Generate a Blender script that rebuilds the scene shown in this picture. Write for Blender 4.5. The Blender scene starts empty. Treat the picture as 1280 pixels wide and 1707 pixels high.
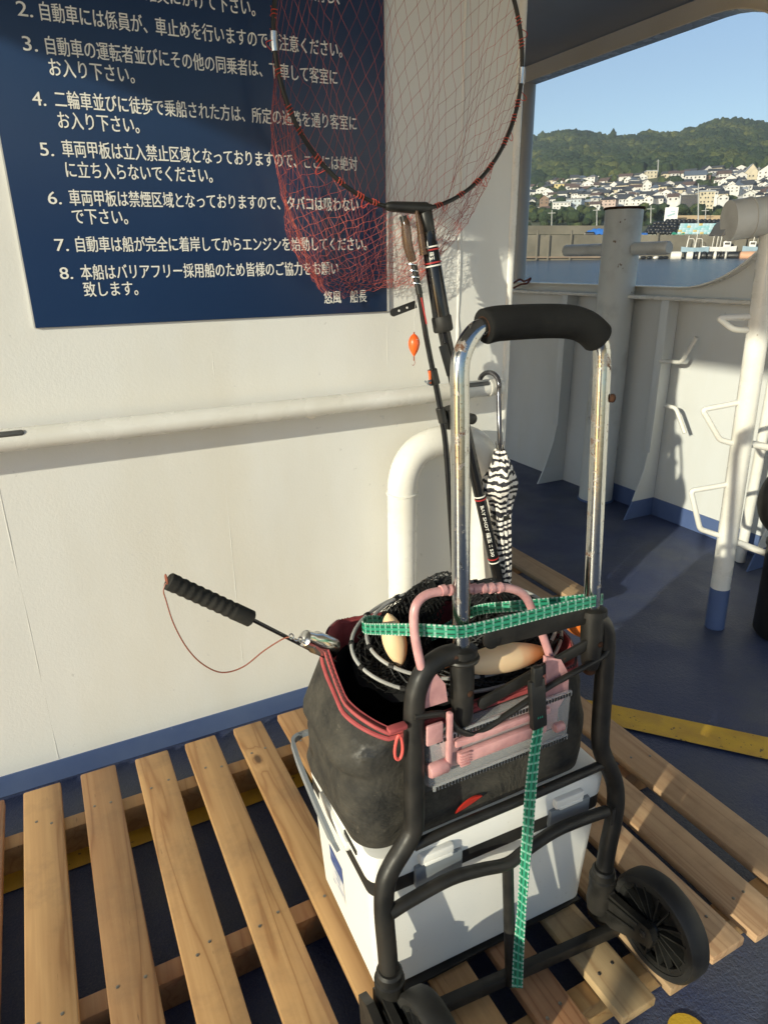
import bpy, bmesh, math, random
import numpy as np
from mathutils import Vector, Matrix
random.seed(7); np.random.seed(7)
R_ = math.radians
SC = bpy.context.scene
COL = SC.collection

# ------------------------------------------------------------------ camera
CX, CY, F = 640.0, 853.5, 1127.38
CAM = np.array([0.0, -1.7066, 1.3])
CR = np.array([[0.891, -0.168, 0.421], [-0.453, -0.304, 0.838], [-0.012, -0.938, -0.347]])
def _calib():
    a = np.array([680.0, 3900.0]) - (CX, CY); b = np.array([3024.0, 405.0]) - (CX, CY)
    f = math.sqrt(-(a @ b))
    dz = -np.array([a[0], a[1], f]); dz /= np.linalg.norm(dz)
    dx = np.array([b[0], b[1], f]); dx /= np.linalg.norm(dx)
    return f, np.stack([dx, np.cross(dz, dx), dz])
F, CR = _calib()
cd = bpy.data.cameras.new('camera'); cam = bpy.data.objects.new('camera', cd); COL.objects.link(cam)
cd.sensor_fit = 'VERTICAL'; cd.sensor_height = 36.0; cd.lens = F / 1707 * 36.0
cd.clip_start = 0.05; cd.clip_end = 6000
xr, yu, zb = CR @ [1, 0, 0], CR @ [0, -1, 0], CR @ [0, 0, -1]
cam.matrix_world = Matrix(((xr[0], yu[0], zb[0], CAM[0]), (xr[1], yu[1], zb[1], CAM[1]), (xr[2], yu[2], zb[2], CAM[2]), (0, 0, 0, 1)))
SC.camera = cam

# ------------------------------------------------------------------ light
SUN_HEAD, SUN_EL = 67.0, 16.5          # the rays travel 67 degrees right of the wall's normal
tx, ty, tz = math.sin(R_(SUN_HEAD)) * math.cos(R_(SUN_EL)), math.cos(R_(SUN_HEAD)) * math.cos(R_(SUN_EL)), -math.sin(R_(SUN_EL))
sl = bpy.data.lights.new('sun', 'SUN'); sl.energy = 4.0; sl.angle = R_(0.7); sl.color = (1.0, 0.95, 0.74)
so = bpy.data.objects.new('sun', sl); COL.objects.link(so); so.location = (-6, -4, 8)
so.rotation_euler = Vector((-tx, -ty, -tz)).to_track_quat('Z', 'Y').to_euler()
w = bpy.data.worlds.new('World'); SC.world = w; w.use_nodes = True
nt = w.node_tree; bg = nt.nodes['Background']
sk = nt.nodes.new('ShaderNodeTexSky'); sk.sky_type = 'NISHITA'; sk.sun_disc = False
sk.sun_elevation = R_(SUN_EL); sk.sun_rotation = R_(180 + SUN_HEAD); sk.altitude = 0; sk.air_density = 1.0; sk.dust_density = 0.6; sk.ozone_density = 2.2
nt.links.new(sk.outputs[0], bg.inputs[0]); bg.inputs[1].default_value = 0.14
SC.view_settings.view_transform = 'Standard'; SC.view_settings.look = 'None'; SC.view_settings.gamma = 1
SC.view_settings.exposure = 0.22
SC.render.engine = 'CYCLES'
SC.cycles.max_bounces = 8; SC.cycles.transparent_max_bounces = 24

# ------------------------------------------------------------------ photograph pixel -> point on a known plane
def ray(px, py):
    d = CR @ np.array([px - CX, py - CY, F]); return d / np.linalg.norm(d)
def onz(px, py, z):
    d = ray(px, py); return CAM + d * (z - CAM[2]) / d[2]
def ony(px, py, y):
    d = ray(px, py); return CAM + d * (y - CAM[1]) / d[1]
def onx(px, py, x):
    d = ray(px, py); return CAM + d * (x - CAM[0]) / d[0]
def ext(px, py, D):
    d = ray(px, py); return CAM + d * D / math.hypot(d[0], d[1])
V = lambda *a: np.array(a, float)
def nrm(v):
    v = np.asarray(v, float); return v / np.linalg.norm(v)

# ------------------------------------------------------------------ mesh building
class MB:
    def __init__(s): s.v = []; s.f = []; s.uv = {}
    def add(s, vs, fs, uvs=None):
        o = len(s.v); s.v += [tuple(map(float, p)) for p in vs]
        for i, f in enumerate(fs):
            if uvs: s.uv[len(s.f)] = uvs[i]
            s.f.append([o + k for k in f])
        return s
    def box(s, c, d, M=None, bev=0.0, seg=2):
        bm = bmesh.new(); bmesh.ops.create_cube(bm, size=1)
        bmesh.ops.scale(bm, vec=Vector(d), verts=bm.verts)
        if bev: bmesh.ops.bevel(bm, geom=list(bm.edges) , offset=bev, segments=seg, affect='EDGES', profile=0.5)
        vs = np.array([v.co[:] for v in bm.verts]); fs = [[v.index for v in f.verts] for f in bm.faces]
        bm.free()
        if M is not None: vs = vs @ np.asarray(M, float).T
        return s.add(vs + np.asarray(c, float), fs)
    def bar(s, a, b, wd, th, side=(0, 0, 1), bev=0.0):
        a, b = np.asarray(a, float), np.asarray(b, float); u = nrm(b - a)
        t = np.cross(u, nrm(side)); t = nrm(t); q = np.cross(t, u)
        return s.box((a + b) / 2, (np.linalg.norm(b - a), th, wd), np.stack([u, t, q], 1), bev)
    def tube(s, pts, r, n=12, closed=False, caps=True, round_caps=False):
        P = [np.asarray(p, float) for p in pts]; m = len(P)
        rr = list(r) if hasattr(r, '__len__') else [r] * m
        T = []
        for i in range(m):
            a = P[(i - 1) % m] if (closed or i > 0) else P[i]; b = P[(i + 1) % m] if (closed or i < m - 1) else P[i]
            d = b - a; l = np.linalg.norm(d); T.append(d / l if l > 1e-9 else (T[-1] if T else V(0, 0, 1)))
        up = V(0, 0, 1) if abs(T[0][2]) < .9 else V(1, 0, 0)
        N = nrm(np.cross(np.cross(T[0], up), T[0])); fr = []
        for t in T:
            N = N - t * (N @ t); N = nrm(N); fr.append((N, np.cross(t, N)))
        vs, fs = [], []
        for p, (a, b), q in zip(P, fr, rr):
            for k in range(n):
                an = 2 * math.pi * k / n; vs.append(p + q * (math.cos(an) * a + math.sin(an) * b))
        for i in range(m if closed else m - 1):
            j = (i + 1) % m
            for k in range(n):
                l = (k + 1) % n; fs.append([i * n + k, i * n + l, j * n + l, j * n + k])
        if caps and not closed:
            fs.append(list(range(n))[::-1]); fs.append([(m - 1) * n + k for k in range(n)])
        return s.add(vs, fs)
    def lathe(s, o, ax, prof, n=24, caps=True):      # prof: (radius, height along axis)
        o = np.asarray(o, float); ax = nrm(ax)
        pts = [o + ax * h for _, h in prof]
        up = V(0, 0, 1) if abs(ax[2]) < .9 else V(1, 0, 0)
        a = nrm(np.cross(ax, up)); b = np.cross(ax, a); vs, fs = [], []
        for (r, h), p in zip(prof, pts):
            for k in range(n):
                an = 2 * math.pi * k / n; vs.append(p + r * (math.cos(an) * a + math.sin(an) * b))
        for i in range(len(prof) - 1):
            for k in range(n):
                l = (k + 1) % n; fs.append([i * n + k, i * n + l, (i + 1) * n + l, (i + 1) * n + k])
        if caps:
            fs.append(list(range(n))[::-1]); fs.append([(len(prof) - 1) * n + k for k in range(n)])
        return s.add(vs, fs)
    def prism(s, poly, d):                            # poly: 3-D points, extruded along vector d
        n = len(poly); d = np.asarray(d, float); P = [np.asarray(p, float) for p in poly]
        fs = [list(range(n))[::-1], [n + k for k in range(n)]]
        for k in range(n): l = (k + 1) % n; fs.append([k, l, n + l, n + k])
        return s.add(P + [p + d for p in P], fs)
    def ribbon(s, pts, wv, th=0.002, ulen=None):      # flat strap, uv in metres; wv = width vector(s)
        P = [np.asarray(p, float) for p in pts]; m = len(P)
        W = [np.asarray(wv, float)] * m if np.ndim(wv) == 1 else [np.asarray(q, float) for q in wv]
        L = [0.0]
        for i in range(1, m): L.append(L[-1] + np.linalg.norm(P[i] - P[i - 1]))
        vs, fs, uv = [], [], []
        for i in range(m):
            t = nrm(P[min(i + 1, m - 1)] - P[max(i - 1, 0)]); nn = nrm(np.cross(t, W[i])) * th / 2
            vs += [P[i] - W[i] / 2 + nn, P[i] + W[i] / 2 + nn, P[i] + W[i] / 2 - nn, P[i] - W[i] / 2 - nn]
        for i in range(m - 1):
            a, b = 4 * i, 4 * i + 4
            for k, l, u0, u1 in ((0, 1, 0, 1), (1, 2, 1, 1), (2, 3, 1, 0), (3, 0, 0, 0)):
                fs.append([a + k, a + l, b + l, b + k]); uv.append([(L[i], u0), (L[i], u1), (L[i + 1], u1), (L[i + 1], u0)])
        fs += [[3, 2, 1, 0], [4 * m - 4, 4 * m - 3, 4 * m - 2, 4 * m - 1]]; uv += [[(0, 0)] * 4, [(L[-1], 0)] * 4]
        return s.add(vs, fs, uv)
    def grid(s, G, closed_u=False, uvs=None):         # G[i][j] points
        G = np.asarray(G, float); a, b = G.shape[:2]; fs, uv = [], []
        for i in range(a if closed_u else a - 1):
            for j in range(b - 1):
                i2 = (i + 1) % a
                fs.append([i * b + j, i2 * b + j, i2 * b + j + 1, i * b + j + 1])
                if uvs is not None: uv.append([(i / a, j / (b - 1)), ((i + 1) / a, j / (b - 1)), ((i + 1) / a, (j + 1) / (b - 1)), (i / a, (j + 1) / (b - 1))])
        return s.add(G.reshape(-1, 3), fs, uv if uvs is not None else None)
    def wires(s, A, B, r=0.001):                      # many thin three-sided threads
        A, B = np.asarray(A, float), np.asarray(B, float)
        for a, b in zip(A, B):
            u = b - a; l = np.linalg.norm(u)
            if l < 1e-6: continue
            u = u / l; p = nrm(np.cross(u, (0.31, 0.52, 0.79))); q = np.cross(u, p)
            k = [p * r, (-.5 * p + .866 * q) * r, (-.5 * p - .866 * q) * r]
            s.add([a + k[0], a + k[1], a + k[2], b + k[0], b + k[1], b + k[2]], [[0, 1, 4, 3], [1, 2, 5, 4], [2, 0, 3, 5]])
        return s

def cat(pts, k=6, closed=False):                      # Catmull-Rom smoothing
    P = [np.asarray(p, float) for p in pts]; n = len(P); out = []
    for i in range(n if closed else n - 1):
        if closed: a, b, c, d = P[(i - 1) % n], P[i], P[(i + 1) % n], P[(i + 2) % n]
        else: a, b, c, d = P[max(i - 1, 0)], P[i], P[i + 1], P[min(i + 2, n - 1)]
        for j in range(k):
            t = j / k; out.append(.5 * (2 * b + (c - a) * t + (2 * a - 5 * b + 4 * c - d) * t * t + (3 * b - a - 3 * c + d) * t ** 3))
    if not closed: out.append(P[-1])
    return out
def fillet(pts, r, k=6):                              # polyline with rounded corners
    P = [np.asarray(p, float) for p in pts]; out = [P[0]]
    for i in range(1, len(P) - 1):
        a, b, c = P[i - 1], P[i], P[i + 1]; q = min(r, .48 * np.linalg.norm(a - b), .48 * np.linalg.norm(c - b))
        s, e = b + nrm(a - b) * q, b + nrm(c - b) * q
        for j in range(k + 1):
            t = j / k; out.append((1 - t) ** 2 * s + 2 * t * (1 - t) * b + t * t * e)
    return out + [P[-1]]
def rrect(u0, u1, v0, v1, r, k=5):
    o = []
    for cx, cy, a in ((u1 - r, v1 - r, 0), (u0 + r, v1 - r, 90), (u0 + r, v0 + r, 180), (u1 - r, v0 + r, 270)):
        for j in range(k + 1):
            t = R_(a + 90 * j / k); o.append((cx + r * math.cos(t), cy + r * math.sin(t)))
    return o

ORG = {}
def tag(o, label=None, cat=None, group=None, kind=None):
    for k, v in (('label', label), ('category', cat), ('group', group), ('kind', kind)):
        if v: o[k] = v
    return o
def thing(name, loc, label, cat, group=None):
    o = bpy.data.objects.new(name, None); COL.objects.link(o); o.location = loc; o.empty_display_size = .05
    ORG[o.name] = V(*loc); return tag(o, label, cat, group)
def obj(name, mb, m, parent=None, loc=None, smooth=40, label=None):
    me = bpy.data.meshes.new(name)
    vs = np.array(mb.v)
    if parent is not None: org = ORG[parent.name]
    elif loc is not None: org = V(*loc)
    else: org = V((vs[:, 0].min() + vs[:, 0].max()) / 2, (vs[:, 1].min() + vs[:, 1].max()) / 2, vs[:, 2].min())
    off = V(0, 0, 0)
    if parent is not None:                             # a part gets its own origin at its middle
        mid = (vs.min(0) + vs.max(0)) / 2; off = mid - org; org = mid
    me.from_pydata([tuple(p) for p in (vs - org)], [], mb.f)
    if mb.uv:
        uv = me.uv_layers.new(name='UVMap')
        for i, p in enumerate(me.polygons):
            if i in mb.uv:
                for l, c in zip(p.loop_indices, mb.uv[i]): uv.data[l].uv = c
    me.validate(); me.update()
    bm = bmesh.new(); bm.from_mesh(me); bmesh.ops.recalc_face_normals(bm, faces=bm.faces); bm.to_mesh(me); bm.free()
    if smooth:
        me.polygons.foreach_set('use_smooth', [True] * len(me.polygons)); me.set_sharp_from_angle(angle=R_(smooth))
    me.materials.append(m)
    o = bpy.data.objects.new(name, me); COL.objects.link(o)
    if parent is not None: o.parent = parent; o.location = off
    else: o.location = org
    ORG[o.name] = org
    if label: o['label'] = label
    return o
def put(name, mb, m, label, cat, group=None, smooth=40):
    return tag(obj(name, mb, m, smooth=smooth), label, cat, group)
def struct(name, mb, m, smooth=40, kind='structure', label=None, cat=None):
    return tag(obj(name, mb, m, smooth=smooth, loc=(0, 0, 0)), label, cat, None, kind)
def twin(src, parent, delta, name=None):               # a copied part, moved
    c = src.copy(); COL.objects.link(c); c.parent = parent; c.location = src.location + Vector(delta)
    ORG[c.name] = ORG[src.name] + V(*delta); return c

_tc = {}
def glyphs(body, bold=0.0, align='LEFT', ext_=0.0006):
    cu = bpy.data.curves.new('writing', 'FONT'); cu.body = body; cu.size = 1; cu.extrude = 0; cu.offset = bold; cu.align_x = align; cu.resolution_u = 3
    o = bpy.data.objects.new('writing', cu); COL.objects.link(o)
    dg = bpy.context.evaluated_depsgraph_get(); me = o.evaluated_get(dg).to_mesh()
    vs = np.array([v.co[:] for v in me.vertices]).reshape(-1, 3); fs = [list(p.vertices) for p in me.polygons]
    o.evaluated_get(dg).to_mesh_clear(); bpy.data.objects.remove(o); bpy.data.curves.remove(cu)
    return vs, fs
# ------------------------------------------------------------------ materials
def N(nt, t, **k):
    n = nt.nodes.new(t)
    for a, b in k.items():
        if a == 'i':
            for x, y in b.items(): n.inputs[x].default_value = y
        else: setattr(n, a, b)
    return n
def c4(c): return (c[0], c[1], c[2], 1)
def base(name, col, rough=.5, metal=0, spec=.5):
    m = bpy.data.materials.new(name); m.use_nodes = True; p = m.node_tree.nodes['Principled BSDF']
    p.inputs['Base Color'].default_value = c4(col); p.inputs['Roughness'].default_value = rough; p.inputs['Metallic'].default_value = metal
    p.inputs['Specular IOR Level'].default_value = spec
    return m, m.node_tree, p
def coords(nt, scale=(1, 1, 1), rnd=False):
    tc = N(nt, 'ShaderNodeTexCoord'); mp = N(nt, 'ShaderNodeMapping'); mp.inputs['Scale'].default_value = scale
    nt.links.new(tc.outputs['Object'], mp.inputs[0])
    if rnd:
        oi = N(nt, 'ShaderNodeObjectInfo'); ma = N(nt, 'ShaderNodeMath', operation='MULTIPLY', i={1: 37.0})
        nt.links.new(oi.outputs['Random'], ma.inputs[0]); nt.links.new(ma.outputs[0], mp.inputs['Location'])
    return mp.outputs[0]
def noise(nt, co, scale, detail=4, rough=.55, dist=0):
    n = N(nt, 'ShaderNodeTexNoise', i={'Scale': scale, 'Detail': detail, 'Roughness': rough, 'Distortion': dist}); nt.links.new(co, n.inputs['Vector']); return n.outputs[0]
def ramp(nt, fac, stops):
    r = N(nt, 'ShaderNodeValToRGB'); e = r.color_ramp.elements
    while len(e) < len(stops): e.new(.5)
    for k, (p, c) in zip(e, stops):
        k.position = p; k.color = c4(c) if hasattr(c, '__len__') else (c, c, c, 1)
    nt.links.new(fac, r.inputs[0]); return r.outputs[0]
def mix(nt, fac, a, b, mode='MIX'):
    n = N(nt, 'ShaderNodeMix', data_type='RGBA', blend_type=mode)
    for s, x in ((0, fac), (6, a), (7, b)):
        if hasattr(x, 'links') or hasattr(x, 'is_linked'): nt.links.new(x, n.inputs[s])
        elif s == 0: n.inputs[0].default_value = x
        else: n.inputs[s].default_value = c4(x)
    return n.outputs[2]
def bump(nt, p, h, strength=.2, dist=.01, prev=None):
    b = N(nt, 'ShaderNodeBump', i={'Strength': strength, 'Distance': dist}); nt.links.new(h, b.inputs['Height'])
    if prev: nt.links.new(prev, b.inputs['Normal'])
    nt.links.new(b.outputs[0], p.inputs['Normal']); return b.outputs[0]
def mottled(name, c1, c2, rough=.5, scale=8, bs=60, bst=.15, bd=.002, metal=0, spots=None, rnd=False, spec=.5, lo=.35, hi=.65, rr=0):
    m, nt, p = base(name, c1, rough, metal, spec); co = coords(nt, rnd=rnd)
    f = ramp(nt, noise(nt, co, scale, 6), [(lo, 0.0), (hi, 1.0)]); c = mix(nt, f, c1, c2)
    if spots:
        sc, th, colr = spots; g = ramp(nt, noise(nt, co, sc, 3, .6), [(th, 0.0), (th + .03, 1.0)]); c = mix(nt, g, c, colr)
    nt.links.new(c, p.inputs['Base Color'])
    if rr:
        rg = ramp(nt, noise(nt, co, scale * 2.3, 5), [(.3, max(rough - rr, .02)), (.7, min(rough + rr, 1))]); nt.links.new(rg, p.inputs['Roughness'])
    if bst: bump(nt, p, noise(nt, co, bs, 4), bst, bd)
    return m

def wall_mat(name, col, big=.5):
    m, nt, p = base(name, col, .42); co = coords(nt)
    stain = ramp(nt, noise(nt, coords(nt, (1, 1, .25)), 3.2, 6, .6), [(.45, 0.0), (.8, 1.0)])
    c = mix(nt, stain, col, tuple(x * y for x, y in zip(col, (.93, .9, .84))))
    spk = ramp(nt, noise(nt, co, 45, 2), [(.74, 0.0), (.78, 1.0)]); c = mix(nt, spk, c, tuple(x * .86 for x in col))
    nt.links.new(c, p.inputs['Base Color'])
    b = bump(nt, p, noise(nt, co, 2.3, 2), big, .012)
    b = bump(nt, p, noise(nt, co, 170, 3, .6), .30, .0012, b)
    return m
M = {}
M['wall'] = wall_mat('white_wall_paint', (.735, .735, .71))
M['hull'] = wall_mat('white_hull_paint', (.62, .635, .635), .8)
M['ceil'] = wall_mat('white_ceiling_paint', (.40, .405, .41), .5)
M['pipe'] = mottled('white_pipe_paint', (.78, .77, .73), (.70, .68, .62), .27, 6, 90, .12, .0008, spots=(42, .735, (.50, .44, .36)), rr=.06)
M['pipe_dirty'] = mottled('grey_stained_paint', (.62, .62, .59), (.40, .39, .36), .4, 7, 80, .15, .001, spots=(19, .70, (.16, .1, .06)), lo=.52, hi=.8)
M['kick'] = mottled('blue_kick_paint', (.075, .115, .25), (.10, .145, .28), .38, 5, 120, .2, .001, spots=(30, .72, (.16, .2, .33)))
M['rim'] = mottled('grey_trim', (.55, .55, .54), (.45, .45, .44), .4, 9, 60, .1)
M['sign'] = mottled('navy_sign_face', (.010, .030, .088), (.012, .034, .095), .30, 3, 300, .03, .0004, spec=.4)
M['letter'] = base('white_lettering', (.80, .79, .74), .4)[0]
M['black_rubber'] = mottled('black_rubber', (.009, .009, .009), (.024, .023, .021), .6, 14, 150, .25, .001)
M['foam'] = mottled('black_foam', (.007, .007, .007), (.012, .012, .0115), .85, 20, 320, .5, .001, spec=.25)
M['grip'] = mottled('worn_grip_foam', (.020, .0195, .018), (.036, .034, .030), .85, 20, 320, .5, .001, spec=.25)
M['nonslip'] = mottled('nonslip_deck_coating', (.036, .047, .088), (.062, .070, .102), .7, 3, 160, .9, .004, spots=(210, .62, (.12, .128, .145)))
M['frame'] = mottled('dark_grey_coated_steel', (.011, .011, .0105), (.028, .0255, .022), .46, 18, 170, .18, .0008, spots=(34, .74, (.08, .035, .018)), rr=.12, spec=.35)
M['gloss_black'] = mottled('gloss_black_rod', (.008, .008, .009), (.012, .012, .013), .12, 8, 90, .02)
M['satin_black'] = mottled('satin_black', (.009, .009, .009), (.02, .02, .018), .45, 16, 120, .2, .0008)
M['grey_plastic'] = mottled('blue_grey_plastic', (.20, .225, .25), (.25, .27, .29), .4, 10, 90, .06)
M['grey_dark'] = mottled('dark_grey_shadow', (.12, .12, .115), (.16, .16, .15), .5, 10, 90, .06)
M['red_print'] = base('red_print', (.42, .03, .03), .4)[0]
M['silver'] = mottled('silver_metal', (.75, .74, .72), (.55, .54, .52), .2, 12, 60, .05, metal=1)
M['orange_plastic'] = mottled('orange_plastic', (.90, .10, .015), (.95, .16, .03), .35, 12, 60, .05)
M['lash'] = mottled('red_lashing', (.75, .10, .05), (.50, .05, .03), .6, 40, 60, .05)
M['rust'] = mottled('rusty_steel', (.036, .020, .014), (.068, .033, .020), .85, 30, 120, .5, .002, spec=.1)
M['pink_plastic'] = mottled('pink_plastic', (.70, .38, .37), (.50, .25, .25), .34, 30, 90, .06)
M['pink_plastic'].node_tree.nodes['Principled BSDF'].inputs['Subsurface Weight'].default_value = .15
M['pink_plastic'].node_tree.nodes['Principled BSDF'].inputs['Subsurface Radius'].default_value = (.01, .004, .003)
M['zip'] = mottled('salmon_zip_fabric', (.44, .085, .085), (.30, .05, .055), .75, 30, 260, .5, .001)
M['grey_hoop'] = mottled('grey_hoop_wire', (.42, .42, .41), (.3, .3, .29), .4, 20, 60, .1)
M['net_black'] = base('black_netting', (.010, .010, .010), .6)[0]
M['net_red'] = mottled('red_netting', (.55, .12, .085), (.22, .04, .045), .6, 9, 60, 0)
M['cord'] = base('red_brown_cord', (.30, .09, .05), .5)[0]
M['nail'] = base('nail_steel', (.25, .24, .22), .35, .9)[0]

def chrome():
    m, nt, p = base('rusty_chrome', (.5, .5, .49), .16, 1); co = coords(nt)
    g = ramp(nt, noise(nt, co, 30, 7, .68, .4), [(.585, 0.0), (.66, 1.0)]); pit = ramp(nt, noise(nt, co, 230, 3, .6), [(.63, 0.0), (.70, 1.0)])
    c = mix(nt, pit, (.46, .46, .44), (.22, .19, .15)); c = mix(nt, g, c, (.10, .042, .018)); nt.links.new(c, p.inputs['Base Color'])
    nt.links.new(ramp(nt, g, [(0, 1.0), (1, .1)]), p.inputs['Metallic'])
    nt.links.new(mix(nt, g, (.15, .15, .15), (.75, .75, .75)), p.inputs['Roughness'])
    bump(nt, p, noise(nt, co, 120, 4), .12, .001); return m
M['chrome'] = chrome()

def wood(name, lightc, darkc):
    m, nt, p = base(name, lightc, .5); co = coords(nt, (1, 1, 1), True)
    mp = N(nt, 'ShaderNodeMapping'); mp.inputs['Scale'].default_value = (14, .9, 14); nt.links.new(co, mp.inputs[0])
    warp = noise(nt, co, 5, 2); add = N(nt, 'ShaderNodeMix', data_type='VECTOR'); add.inputs[0].default_value = .0
    # knots: the grain is pulled round voronoi points
    vo = N(nt, 'ShaderNodeTexVoronoi', feature='F1', i={'Scale': 2.6}); mk = N(nt, 'ShaderNodeMapping'); mk.inputs['Scale'].default_value = (2.4, 1.1, 1); nt.links.new(co, mk.inputs[0]); nt.links.new(mk.outputs[0], vo.inputs['Vector'])
    kn = ramp(nt, vo.outputs['Distance'], [(0.0, 1.0), (.17, 0.0)])
    kcore = ramp(nt, vo.outputs['Distance'], [(.035, 1.0), (.065, 0.0)])
    nz = N(nt, 'ShaderNodeTexNoise', i={'Scale': 1.3, 'Detail': 2.5, 'Roughness': .45, 'Distortion': .5}); nt.links.new(mp.outputs[0], nz.inputs['Vector'])
    ma = N(nt, 'ShaderNodeMath', operation='MULTIPLY_ADD', i={1: .35}); nt.links.new(kn, ma.inputs[0]); nt.links.new(nz.outputs[0], ma.inputs[2])
    ms = N(nt, 'ShaderNodeMath', operation='MULTIPLY', i={1: 9.0}); nt.links.new(ma.outputs[0], ms.inputs[0])
    fr = N(nt, 'ShaderNodeMath', operation='PINGPONG', i={1: 1.0}); nt.links.new(ms.outputs[0], fr.inputs[0])
    g = ramp(nt, fr.outputs[0], [(.0, 0.0), (.75, .35), (1.0, 1.0)])
    c = mix(nt, g, lightc, darkc)
    fine = noise(nt, coords(nt, (160, 4, 160), True), 1, 3); c = mix(nt, ramp(nt, fine, [(.35, .25), (.65, 0.0)]), c, darkc)
    c = mix(nt, kcore, c, (.10, .045, .018))
    oi = N(nt, 'ShaderNodeObjectInfo'); hv = N(nt, 'ShaderNodeHueSaturation'); nt.links.new(c, hv.inputs['Color'])
    mr = N(nt, 'ShaderNodeMapRange', i={3: .78, 4: 1.14}); nt.links.new(oi.outputs['Random'], mr.inputs[0]); nt.links.new(mr.outputs[0], hv.inputs['Value'])
    sq = N(nt, 'ShaderNodeMath', operation='FRACT'); m7 = N(nt, 'ShaderNodeMath', operation='MULTIPLY', i={1: 7.13}); nt.links.new(oi.outputs['Random'], m7.inputs[0]); nt.links.new(m7.outputs[0], sq.inputs[0])
    mh = N(nt, 'ShaderNodeMapRange', i={3: .488, 4: .509}); nt.links.new(sq.outputs[0], mh.inputs[0]); nt.links.new(mh.outputs[0], hv.inputs['Hue'])
    dirt = ramp(nt, noise(nt, co, 7, 7, .68), [(.50, 0.0), (.78, .6)]); c = mix(nt, dirt, hv.outputs[0], (.17, .105, .06)); gouge = ramp(nt, noise(nt, coords(nt, (60, 7, 60), True), 1.6, 3, .6), [(.70, 0.0), (.76, .8)]); c = mix(nt, gouge, c, (.10, .055, .028))
    nt.links.new(c, p.inputs['Base Color']); b = bump(nt, p, g, .12, .0008); bump(nt, p, fine, .2, .0006, b); return m
M['wood'] = wood('pine_slat', (.50, .290, .132), (.30, .142, .056))
M['wood2'] = wood('pine_stringer', (.46, .27, .12), (.33, .16, .065))
M['wood3'] = wood('weathered_pine', (.48, .335, .185), (.33, .205, .105))

def deck():
    m, nt, p = base('blue_deck_paint', (.018, .026, .062), .5); co = coords(nt)
    grain = noise(nt, co, 260, 3, .7)
    worn = ramp(nt, noise(nt, co, 2.1, 7, .62), [(.46, 0.0), (.66, 1.0)])
    c = mix(nt, worn, (.030, .046, .125), (.070, .082, .120))
    c = mix(nt, ramp(nt, grain, [(.42, 0.0), (.75, .6)]), c, (.105, .12, .16))
    scf = ramp(nt, noise(nt, coords(nt, (2.2, .6, 1)), 6, 6, .7), [(.66, 0.0), (.74, .55)]); c = mix(nt, scf, c, (.07, .072, .08))
    nt.links.new(c, p.inputs['Base Color']); nt.links.new(ramp(nt, noise(nt, co, 5, 5), [(.3, .36), (.7, .6)]), p.inputs['Roughness'])
    b = bump(nt, p, noise(nt, co, 70, 3, .6), .5, .005); bump(nt, p, noise(nt, co, 150, 3, .7), .8, .003, b); return m
M['deck'] = deck()
M['yellow'] = mottled('yellow_deck_line', (.64, .40, .035), (.52, .31, .04), .5, 16, 210, .5, .002, spots=(55, .66, (.16, .11, .04)))

def cooler_mat():
    m, nt, p = base('white_cooler_plastic', (.80, .79, .75), .38); co = coords(nt)
    g = ramp(nt, noise(nt, co, 120, 2, .5), [(.70, 0.0), (.76, .5)]); c = mix(nt, g, (.80, .79, .75), (.58, .54, .46))
    st = ramp(nt, noise(nt, coords(nt, (1, 1, .22)), 26, 5, .7), [(.62, 0.0), (.78, .4)]); c = mix(nt, st, c, (.60, .55, .46))
    nt.links.new(c, p.inputs['Base Color']); bump(nt, p, noise(nt, co, 400, 2), .12, .0005); return m
M['cooler'] = cooler_mat()
def bag_mat():
    m, nt, p = base('dusty_black_bag', (.02, .02, .018), .62); co = coords(nt)
    d = ramp(nt, noise(nt, co, 17, 9, .74), [(.36, 0.0), (.70, 1.0)]); c = mix(nt, d, (.014, .0135, .012), (.064, .057, .044))
    s = ramp(nt, noise(nt, co, 95, 4, .7), [(.64, 0.0), (.76, .7)]); c = mix(nt, s, c, (.14, .125, .095))
    nt.links.new(c, p.inputs['Base Color']); nt.links.new(ramp(nt, noise(nt, co, 14, 5), [(.30, .28), (.42, .80)]), p.inputs['Roughness'])
    b = bump(nt, p, noise(nt, co, 7, 5, .6, .8), .9, .016); bump(nt, p, noise(nt, co, 260, 3), .3, .001, b); return m
M['bag'] = bag_mat()
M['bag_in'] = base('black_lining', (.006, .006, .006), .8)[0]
def clear(name, col, alpha):
    m, nt, p = base(name, col, .12); p.inputs['Alpha'].default_value = alpha; return m
M['clear'] = clear('clear_plastic', (.75, .76, .76), .32)
M['smoke'] = clear('smoky_brown_plastic', (.10, .055, .03), .72)
def foamfloat(name, a, b):
    m, nt, p = base(name, a, .55); tc = N(nt, 'ShaderNodeTexCoord'); sp = N(nt, 'ShaderNodeSeparateXYZ'); nt.links.new(tc.outputs['Generated'], sp.inputs[0])
    nz = noise(nt, coords(nt), 30, 3); ad = N(nt, 'ShaderNodeMath', operation='MULTIPLY_ADD', i={1: .25}); nt.links.new(nz, ad.inputs[0]); nt.links.new(sp.outputs['Y' if 0 else 'X'], ad.inputs[2])
    nt.links.new(mix(nt, ramp(nt, ad.outputs[0], [(.72, 0.0), (1.05, 1.0)]), a, b), p.inputs['Base Color'])
    p.inputs['Subsurface Weight'].default_value = .2; p.inputs['Subsurface Radius'].default_value = (.012, .006, .003); return m
M['float_foam'] = foamfloat('cream_foam_float', (.84, .60, .36), (.88, .26, .05))
M['float_orange'] = mottled('orange_foam_float', (.92, .22, .03), (.85, .30, .08), .5, 30, 80, .1)

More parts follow.
